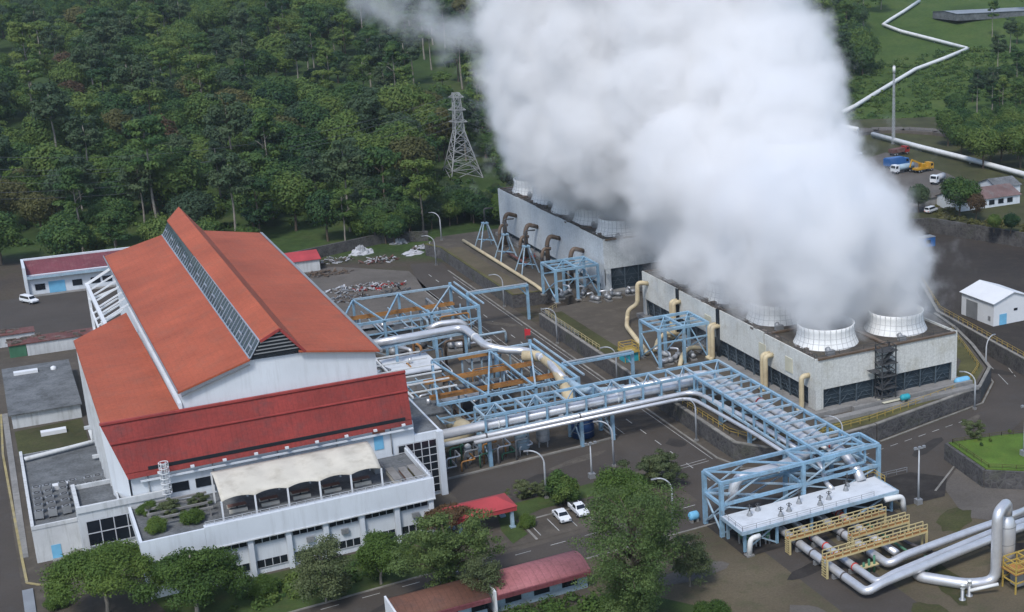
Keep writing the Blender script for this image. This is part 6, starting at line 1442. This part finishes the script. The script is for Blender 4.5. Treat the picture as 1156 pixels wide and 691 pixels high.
for f in np.arange(345, 920, 13.2):
    sp = 12.2 + max(0, f - 420) * .006
    for l in np.arange(-.68 * f - 20, .20 * f, sp):
        ff, ll = f + frng.uniform(-5.2, 5.2), l + frng.uniform(-.45, .45) * sp
        if ll < -.67 * ff or not clear(ff, ll): continue
        right = ll > -25; x_, y_ = unfl(ff, ll); px, py = proj(x_, y_, th(x_, y_))
        if right and any(abs(a_ - px) < 19 and -5 < py - b_ < 62 for a_, b_ in PIPEPX): continue
        if right:
            hillopen = (.55 if (px > 1075 and 600 < ff < 700) else .95) if px > 1000 else .12
            if frng.random() < hillopen: continue
        elif 560 < px < 900 and frng.random() < .55: continue                          # behind the steam
        spots.append((ff, ll, px, right))
spots.sort(key=lambda s_: s_[0])
near, farr = [], []
cap = {'broad': 265, 'slender': 130, 'other': 200}; cnt = {'broad': 0, 'slender': 0, 'other': 0}
fx, ft = [], []
for ff, ll, px, right in spots:
    x, y = unfl(ff, ll); z = th(x, y); u = frng.random()
    tallp = .15 if not right else .55
    if ff < 392: tallp = .14
    if 560 < ff < 720 and not right:
        tallp = .68
        if frng.random() < .42: continue
    if u < tallp: key = ['ta', 'tb', 'tc', 'ta', 'td'][frng.integers(5)]
    else: key = ['fa', 'fb', 'fc', 'fd', 'fa', 'fb', 'fg', 'fd', 'fe', 'fd', 'fc', 'fb', 'fa', 'fb', 'fo', 'fc'][frng.integers(16)]
    if frng.random() < .006 and ff > 430: key = 'fr'
    s = frng.uniform(.8, 1.35) * (.82 if ff < 385 else 1.0); rz = frng.uniform(0, 6.28)
    cl = 'broad' if LAB[key][0] == 'broadleaf_tree' else 'slender' if LAB[key][0] == 'slender_tree' else 'other'
    inframe = -20 < px < 1180 and not (600 < px < 900)
    if inframe and cnt[cl] < cap[cl]:
        cnt[cl] += 1; nm, lab, gr = LAB[key]
        zone = 'on the pipeline hillside' if right else ('at the forest front edge' if ff < 400 else 'in the middle of the forest' if ff < 520 else 'far up the forested slope')
        tree(key, nm, '%s, %s' % (lab, zone), x, y, z, s, rz, gr + ' ' + zone)
    else:
        v, t = PROT[key][2], PROT[key][3]; m = 900 if ff < 700 else 600
        sel = frng.choice(len(v), min(m, len(v)), replace=False); vv = v[sel]; c_ = vv.mean(1, keepdims=True); vv = c_ + (vv - c_) * 1.9
        ca, sa = math.cos(rz), math.sin(rz); rot = np.array([[ca, -sa, 0], [sa, ca, 0], [0, 0, 1]]).T
        fx.append((vv @ rot) * s + np.array([x, y, z])); ft.append(np.clip(t[sel] * .4 + .6 * frng.random(), 0, 1))
fo_ = bpy.data.objects.new('distant_forest', mesh_from('distant_forest', np.concatenate(fx), np.concatenate(ft), 'leaf')); COL.objects.link(fo_)
put(fo_, 'dense distant forest covering the slope behind the nearer trees', 'forest', kind='stuff')
for ff in np.arange(374, 446, 7.0):                                               # low trees before the pylon, kept below its feet
    for px_ in np.arange(392, 566, 15):
        fb_ = ff + frng.uniform(-3, 3); ll = (px_ + frng.uniform(-6, 6) - CX) / FP * fb_; x, y = unfl(fb_, ll); z = th(x, y)
        if y < 374 or (y < 388 and x > 96) or frng.random() < .12: continue
        h_ = 2.0
        while h_ < 12 and proj(x, y, z + h_)[1] > (203 + frng.uniform(0, 10) if px_ > 480 else 190): h_ += .5
        k_ = ('fc', 'fa', 'fg', 'fd', 'fe')[frng.integers(5)]; s_ = h_ / {'fc': 13, 'fa': 14, 'fg': 15, 'fd': 17, 'fe': 11}[k_]
        if s_ < .2 or (410 < px_ < 478 and 392 < ff < 424): continue
        tree(k_, 'forest_bush', 'low bushy tree on the ground before the pylon', x, y, z, min(s_, .75) * frng.uniform(.75, 1), frng.uniform(0, 6), 'bushy trees before the pylon')
# single trees one can pick out
def ptree(key, nm, lab, px, pyb, s, sz=None, z=None, group=None):
    p = atT(px, pyb) if z is None else at(px, pyb, z); tree(key, nm, lab, p.x, p.y, (th(p.x, p.y) if z is None else z), s, px * .1, group, sz=sz)
ptree('ta', 'slender_tree', 'tallest slender tree with bare pale trunk left of forest centre', 303, 216, 1.15); ptree('fo', 'yellowish_tree', 'olive yellow leaning tree at left edge of the forest', 42, 238, .95)
ptree('fr', 'brown_tree', 'orange-brown crowned tree high up in upper left forest', 77, 95, 1.0); ptree('fo', 'yellowish_tree', 'yellowish round crown directly left of pylon top', 502, 180, .85, 1.25)
ptree('tb', 'slender_tree', 'bare slender trunk rising behind the storehouse', 95, 288, .95); ptree('fb', 'broadleaf_tree', 'dark full tree at the left frame edge above storehouse lawn', 2, 300, .9)
for i, (px, py, k, s, lab) in enumerate([(1083, 246, 'fb', .75, 'dark tree standing before the tiled house left end'), (1102, 250, 'fr', .55, 'brown bare-looking tree before the tiled house'), (1122, 261, 'fc', .38, 'small round dark tree on grass below tiled house'), (1141, 262, 'fc', .42, 'second small round tree on grass at right of tiled house'),
        (1037, 240, 'fg', .55, 'grey-green tree at steam edge left of carport'), (1070, 165, 'fd', .85, 'tall dark tree beside the hill road at its right end'), (1110, 190, 'fb', .9, 'wide dark tree behind the descending pipeline'), (1130, 182, 'fa', .95, 'dark rounded tree above the descending pipeline'), (1152, 190, 'fb', .95, 'dark rounded tree at right frame edge above pipeline'), (1096, 172, 'fc', .9, 'dark clump tree left of the two above pipeline'), (1140, 168, 'fd', .9, 'tall dark tree rear of the pipeline clump')]):
    ptree(k, ['dark_tree', 'brown_tree'][k == 'fr'], lab, px, py, s, z=7.4)
for i, (px, py) in enumerate([(1085, 176), (1118, 186), (1102, 163), (1149, 180), (1126, 168), (1158, 168), (1080, 158), (1138, 158), (1112, 156)]):
    ptree(('fb', 'fd', 'fa')[i % 3], 'dark_tree', 'dark tree in the dense clump behind the descending pipeline', px, py, .72 + .05 * (i % 4), z=7.4, group='dark clump behind the descending pipeline')
for i, (px, py) in enumerate([(1120, 112), (1146, 124), (1135, 96), (1156, 88), (1098, 116), (1110, 96), (1158, 110), (1128, 130)]):
    ptree(('fc', 'td', 'fa')[i % 3], 'hillside_tree', 'dark tree among scrub on the lower pipeline hillside', px, py, .6 + .06 * (i % 4), group='dark trees on the lower hillside')
for i, (px, py) in enumerate([(1103, 128), (1131, 140), (1152, 118), (1120, 124), (1147, 105), (1078, 140), (1140, 60), (1120, 42), (1148, 50)]):
    ptree(('ta', 'tb', 'fd')[i % 3], 'slender_tree', 'lone slender tree on the open grassy hillside', px, py, .8, group='lone slender trees on the open hillside')
HX = [unfl(f, l) for f, l in ((560, 25), (575, -10), (640, -12), (720, 10), (760, 60), (760, 110), (600, 110), (570, 80))]
put(ground_cover('hillside_scrub', 760, .7, 'leaf', HX, .8, 2.6, 41), 'low green scrub covering the right hillside', 'scrub')
FX_ = [unfl(f, l) for f, l in ((362, -260), (372, -225), (395, -150), (425, -120), (470, -125), (470, -310), (390, -300))]
put(ground_cover('forest_undergrowth', 420, .9, 'leaf', FX_, .7, 1.8, 42), 'dark undergrowth along the forest front edge', 'undergrowth')

# ---------------------------------------------------------------- steam
PUFF = [(931, 374, 252, 26), (1013, 358, 262, 26), (868, 346, 267, 30), (806, 320, 283, 28), (768, 298, 298, 24), (935, 345, 254, 42), (1012, 330, 264, 40), (975, 318, 262, 54), (830, 325, 278, 26), (945, 350, 268, 30), (880, 326, 274, 40), (895, 340, 262, 26), (786, 296, 292, 36), (1030, 335, 266, 24), (1036, 300, 268, 22), (1016, 270, 272, 16), (905, 300, 268, 62), (1000, 296, 266, 40), (1022, 310, 266, 30),
        (860, 310, 272, 52), (815, 290, 284, 48), (775, 272, 296, 42), (960, 260, 272, 70), (900, 230, 278, 85), (850, 220, 285, 90), (985, 240, 274, 28), (922, 190, 282, 58), (880, 160, 288, 86), (800, 190, 296, 100), (922, 145, 288, 32), (905, 110, 290, 52), (880, 70, 295, 62), (905, 45, 298, 36),
        (840, 90, 298, 95), (780, 110, 306, 110), (720, 140, 316, 105), (660, 150, 328, 85), (620, 170, 345, 48), (615, 120, 335, 62), (585, 90, 335, 44), (640, 70, 326, 80), (590, 40, 330, 52), (700, 60, 318, 100), (780, 20, 306, 110), (850, 10, 300, 66), (640, -10, 326, 85), (740, -50, 312, 120), (575, -20, 332, 46), (840, -50, 302, 70), (650, -90, 322, 90), (760, -130, 312, 120),
        (700, 205, 335, 50), (735, 225, 328, 42), (660, 205, 345, 36), (632, 200, 358, 24), (606, 192, 372, 18), (770, 250, 312, 50), (690, 215, 340, 36), (740, 245, 318, 36), (720, 235, 322, 26), (595, 180, 372, 14), (650, 185, 345, 40), (720, 262, 312, 20)]
WISP = [(530, 40, 338, 24), (500, 38, 342, 20), (470, 28, 346, 20), (440, 16, 350, 20), (412, 2, 354, 18), (505, 58, 342, 14), (480, 10, 350, 18), (545, 70, 338, 16), (450, -10, 352, 24)]
MOUTHS = []                                                             # steam standing on each fan stack: x, y, z, radius
for j in range(4):
    for x in (127.6, 143.4):
        y = 195.6 + 18.35 * (j + .5); e_ = x > 140 and j == 0; MOUTHS += [(x, y, 21.0, 7.2), (x - (1 if e_ else -.4), y + 1.5, 26.5, 7.6 if e_ else 9.0), (x - (4 if e_ else -.5), y + 4, 34, 7.5 if e_ else 11)]
for j in range(5):
    for x in (127.7, 143.2):
        y = 290.8 + 14.68 * (j + .5); MOUTHS += [(x, y, 23.5, 7.0), (x, y + 1, 29, 8.4), (x, y + 2, 37, 10)]
MOUTHS += [(126.5 + 8 * k, y, 21.5, 8.6) for k in (0, 1, 2) for y in (223, 232, 241, 250, 260)] + [(135.5, 214, 24, 8), (128, 223, 18.5, 7), (127.5, 241.5, 18.5, 7), (127.5, 259.8, 18.5, 7), (126.5, 226, 20, 8.5), (131, 224, 22, 9), (126, 244, 20, 8.5), (126, 262, 20, 8)]
def puff_mesh(name, puffs):
    import bmesh
    bm = bmesh.new()
    if name.startswith('steam_plume'):
        for x, y, z, r in MOUTHS: bmesh.ops.create_icosphere(bm, subdivisions=3, radius=r, matrix=Matrix.Translation((x, y, z)))
    for px, py, dep, r in puffs:
        p = atD(px, py, dep); bmesh.ops.create_icosphere(bm, subdivisions=3, radius=r / FP * dep, matrix=Matrix.Translation(p))
    me = bpy.data.meshes.new(name); bm.to_mesh(me); bm.free(); return me
def steam_mat(name, dens, lo, hi, nsc, det=5):
    m = bpy.data.materials.new(name); m.use_nodes = True; nt = m.node_tree; nt.nodes.remove(nt.nodes['Principled BSDF'])
    pv = N(nt, 'ShaderNodeVolumePrincipled'); pv.inputs['Color'].default_value = (.975, .977, .98, 1); pv.inputs['Anisotropy'].default_value = .15
    pv.inputs['Density Attribute'].default_value = ''
    a = N(nt, 'ShaderNodeAttribute', attribute_name='density')
    tc = N(nt, 'ShaderNodeTexCoord')
    n1 = N(nt, 'ShaderNodeTexNoise'); n1.inputs['Scale'].default_value = nsc; n1.inputs['Detail'].default_value = det; n1.inputs['Roughness'].default_value = .62
    nt.links.new(tc.outputs['Object'], n1.inputs['Vector'])
    s = N(nt, 'ShaderNodeMath', operation='MULTIPLY_ADD'); s.inputs[1].default_value = 2.1; nt.links.new(n1.outputs['Fac'], s.inputs[0])
    s.inputs[2].default_value = -1.12
    ad = N(nt, 'ShaderNodeMath', operation='ADD'); nt.links.new(s.outputs[0], ad.inputs[0]); nt.links.new(a.outputs['Fac'], ad.inputs[1])
    mr = N(nt, 'ShaderNodeMapRange', interpolation_type='SMOOTHSTEP'); mr.inputs[1].default_value = lo; mr.inputs[2].default_value = hi; mr.inputs[3].default_value = 0; mr.inputs[4].default_value = dens
    nt.links.new(ad.outputs[0], mr.inputs[0]); nt.links.new(mr.outputs[0], pv.inputs['Density'])
    nt.links.new(pv.outputs[0], nt.nodes['Material Output'].inputs['Volume']); return m
def steam(name, label, puffs, voxel, band, mat):
    src = bpy.data.objects.new(name + '_source', puff_mesh(name + '_source', puffs)); COL.objects.link(src)
    rm = src.modifiers.new('r', 'REMESH'); rm.mode = 'VOXEL'; rm.voxel_size = voxel
    tx = bpy.data.textures.new(name, 'CLOUDS'); tx.noise_scale = 7; tx.noise_depth = 5
    dm = src.modifiers.new('d', 'DISPLACE'); dm.texture = tx; dm.strength = 4.8; dm.mid_level = -.2; dm.texture_coords = 'GLOBAL'
    dg = bpy.context.evaluated_depsgraph_get(); me = bpy.data.meshes.new_from_object(src.evaluated_get(dg)); bpy.data.objects.remove(src)
    src = bpy.data.objects.new(name + '_source', me); COL.objects.link(src)
    vol = bpy.data.volumes.new(name); o = bpy.data.objects.new(name, vol); COL.objects.link(o)
    mv = o.modifiers.new('fog', 'MESH_TO_VOLUME'); mv.object = src; mv.resolution_mode = 'VOXEL_SIZE'; mv.voxel_size = voxel; mv.interior_band_width = band; mv.density = 1.0
    vol.materials.append(mat); src.hide_render = True; src.hide_viewport = False
    src['kind'] = 'helper'
    return put(o, label, 'steam', kind='stuff')
steam('steam_plume', 'great white steam plume rising from both cooling towers', PUFF, 1.0, 7.0, steam_mat('steam', .34, .14, .95, .13, 8))
steam('steam_wisp', 'thin grey steam wisp trailing left off the plume top', WISP, 1.0, 4.5, steam_mat('thin_steam', .11, .3, 1.1, .09, 6))

# ---------------------------------------------------------------- air
def haze():
    b = MB(); c = [unfl(f, l) for f, l in ((-60, -1300), (-60, 1300), (1380, 1300), (1380, -1300))]
    b.prism(c, -2.0, 190); o = b.build('haze', 'bluep'); o.data.materials.clear()
    m = bpy.data.materials.new('air'); m.use_nodes = True; nt = m.node_tree; nt.nodes.remove(nt.nodes['Principled BSDF'])
    pv = N(nt, 'ShaderNodeVolumePrincipled'); pv.inputs['Color'].default_value = (.78, .88, 1.0, 1); pv.inputs['Density'].default_value = .00006; pv.inputs['Anisotropy'].default_value = .2
    nt.links.new(pv.outputs[0], nt.nodes['Material Output'].inputs['Volume']); o.data.materials.append(m); put(o, kind='stuff')
haze()
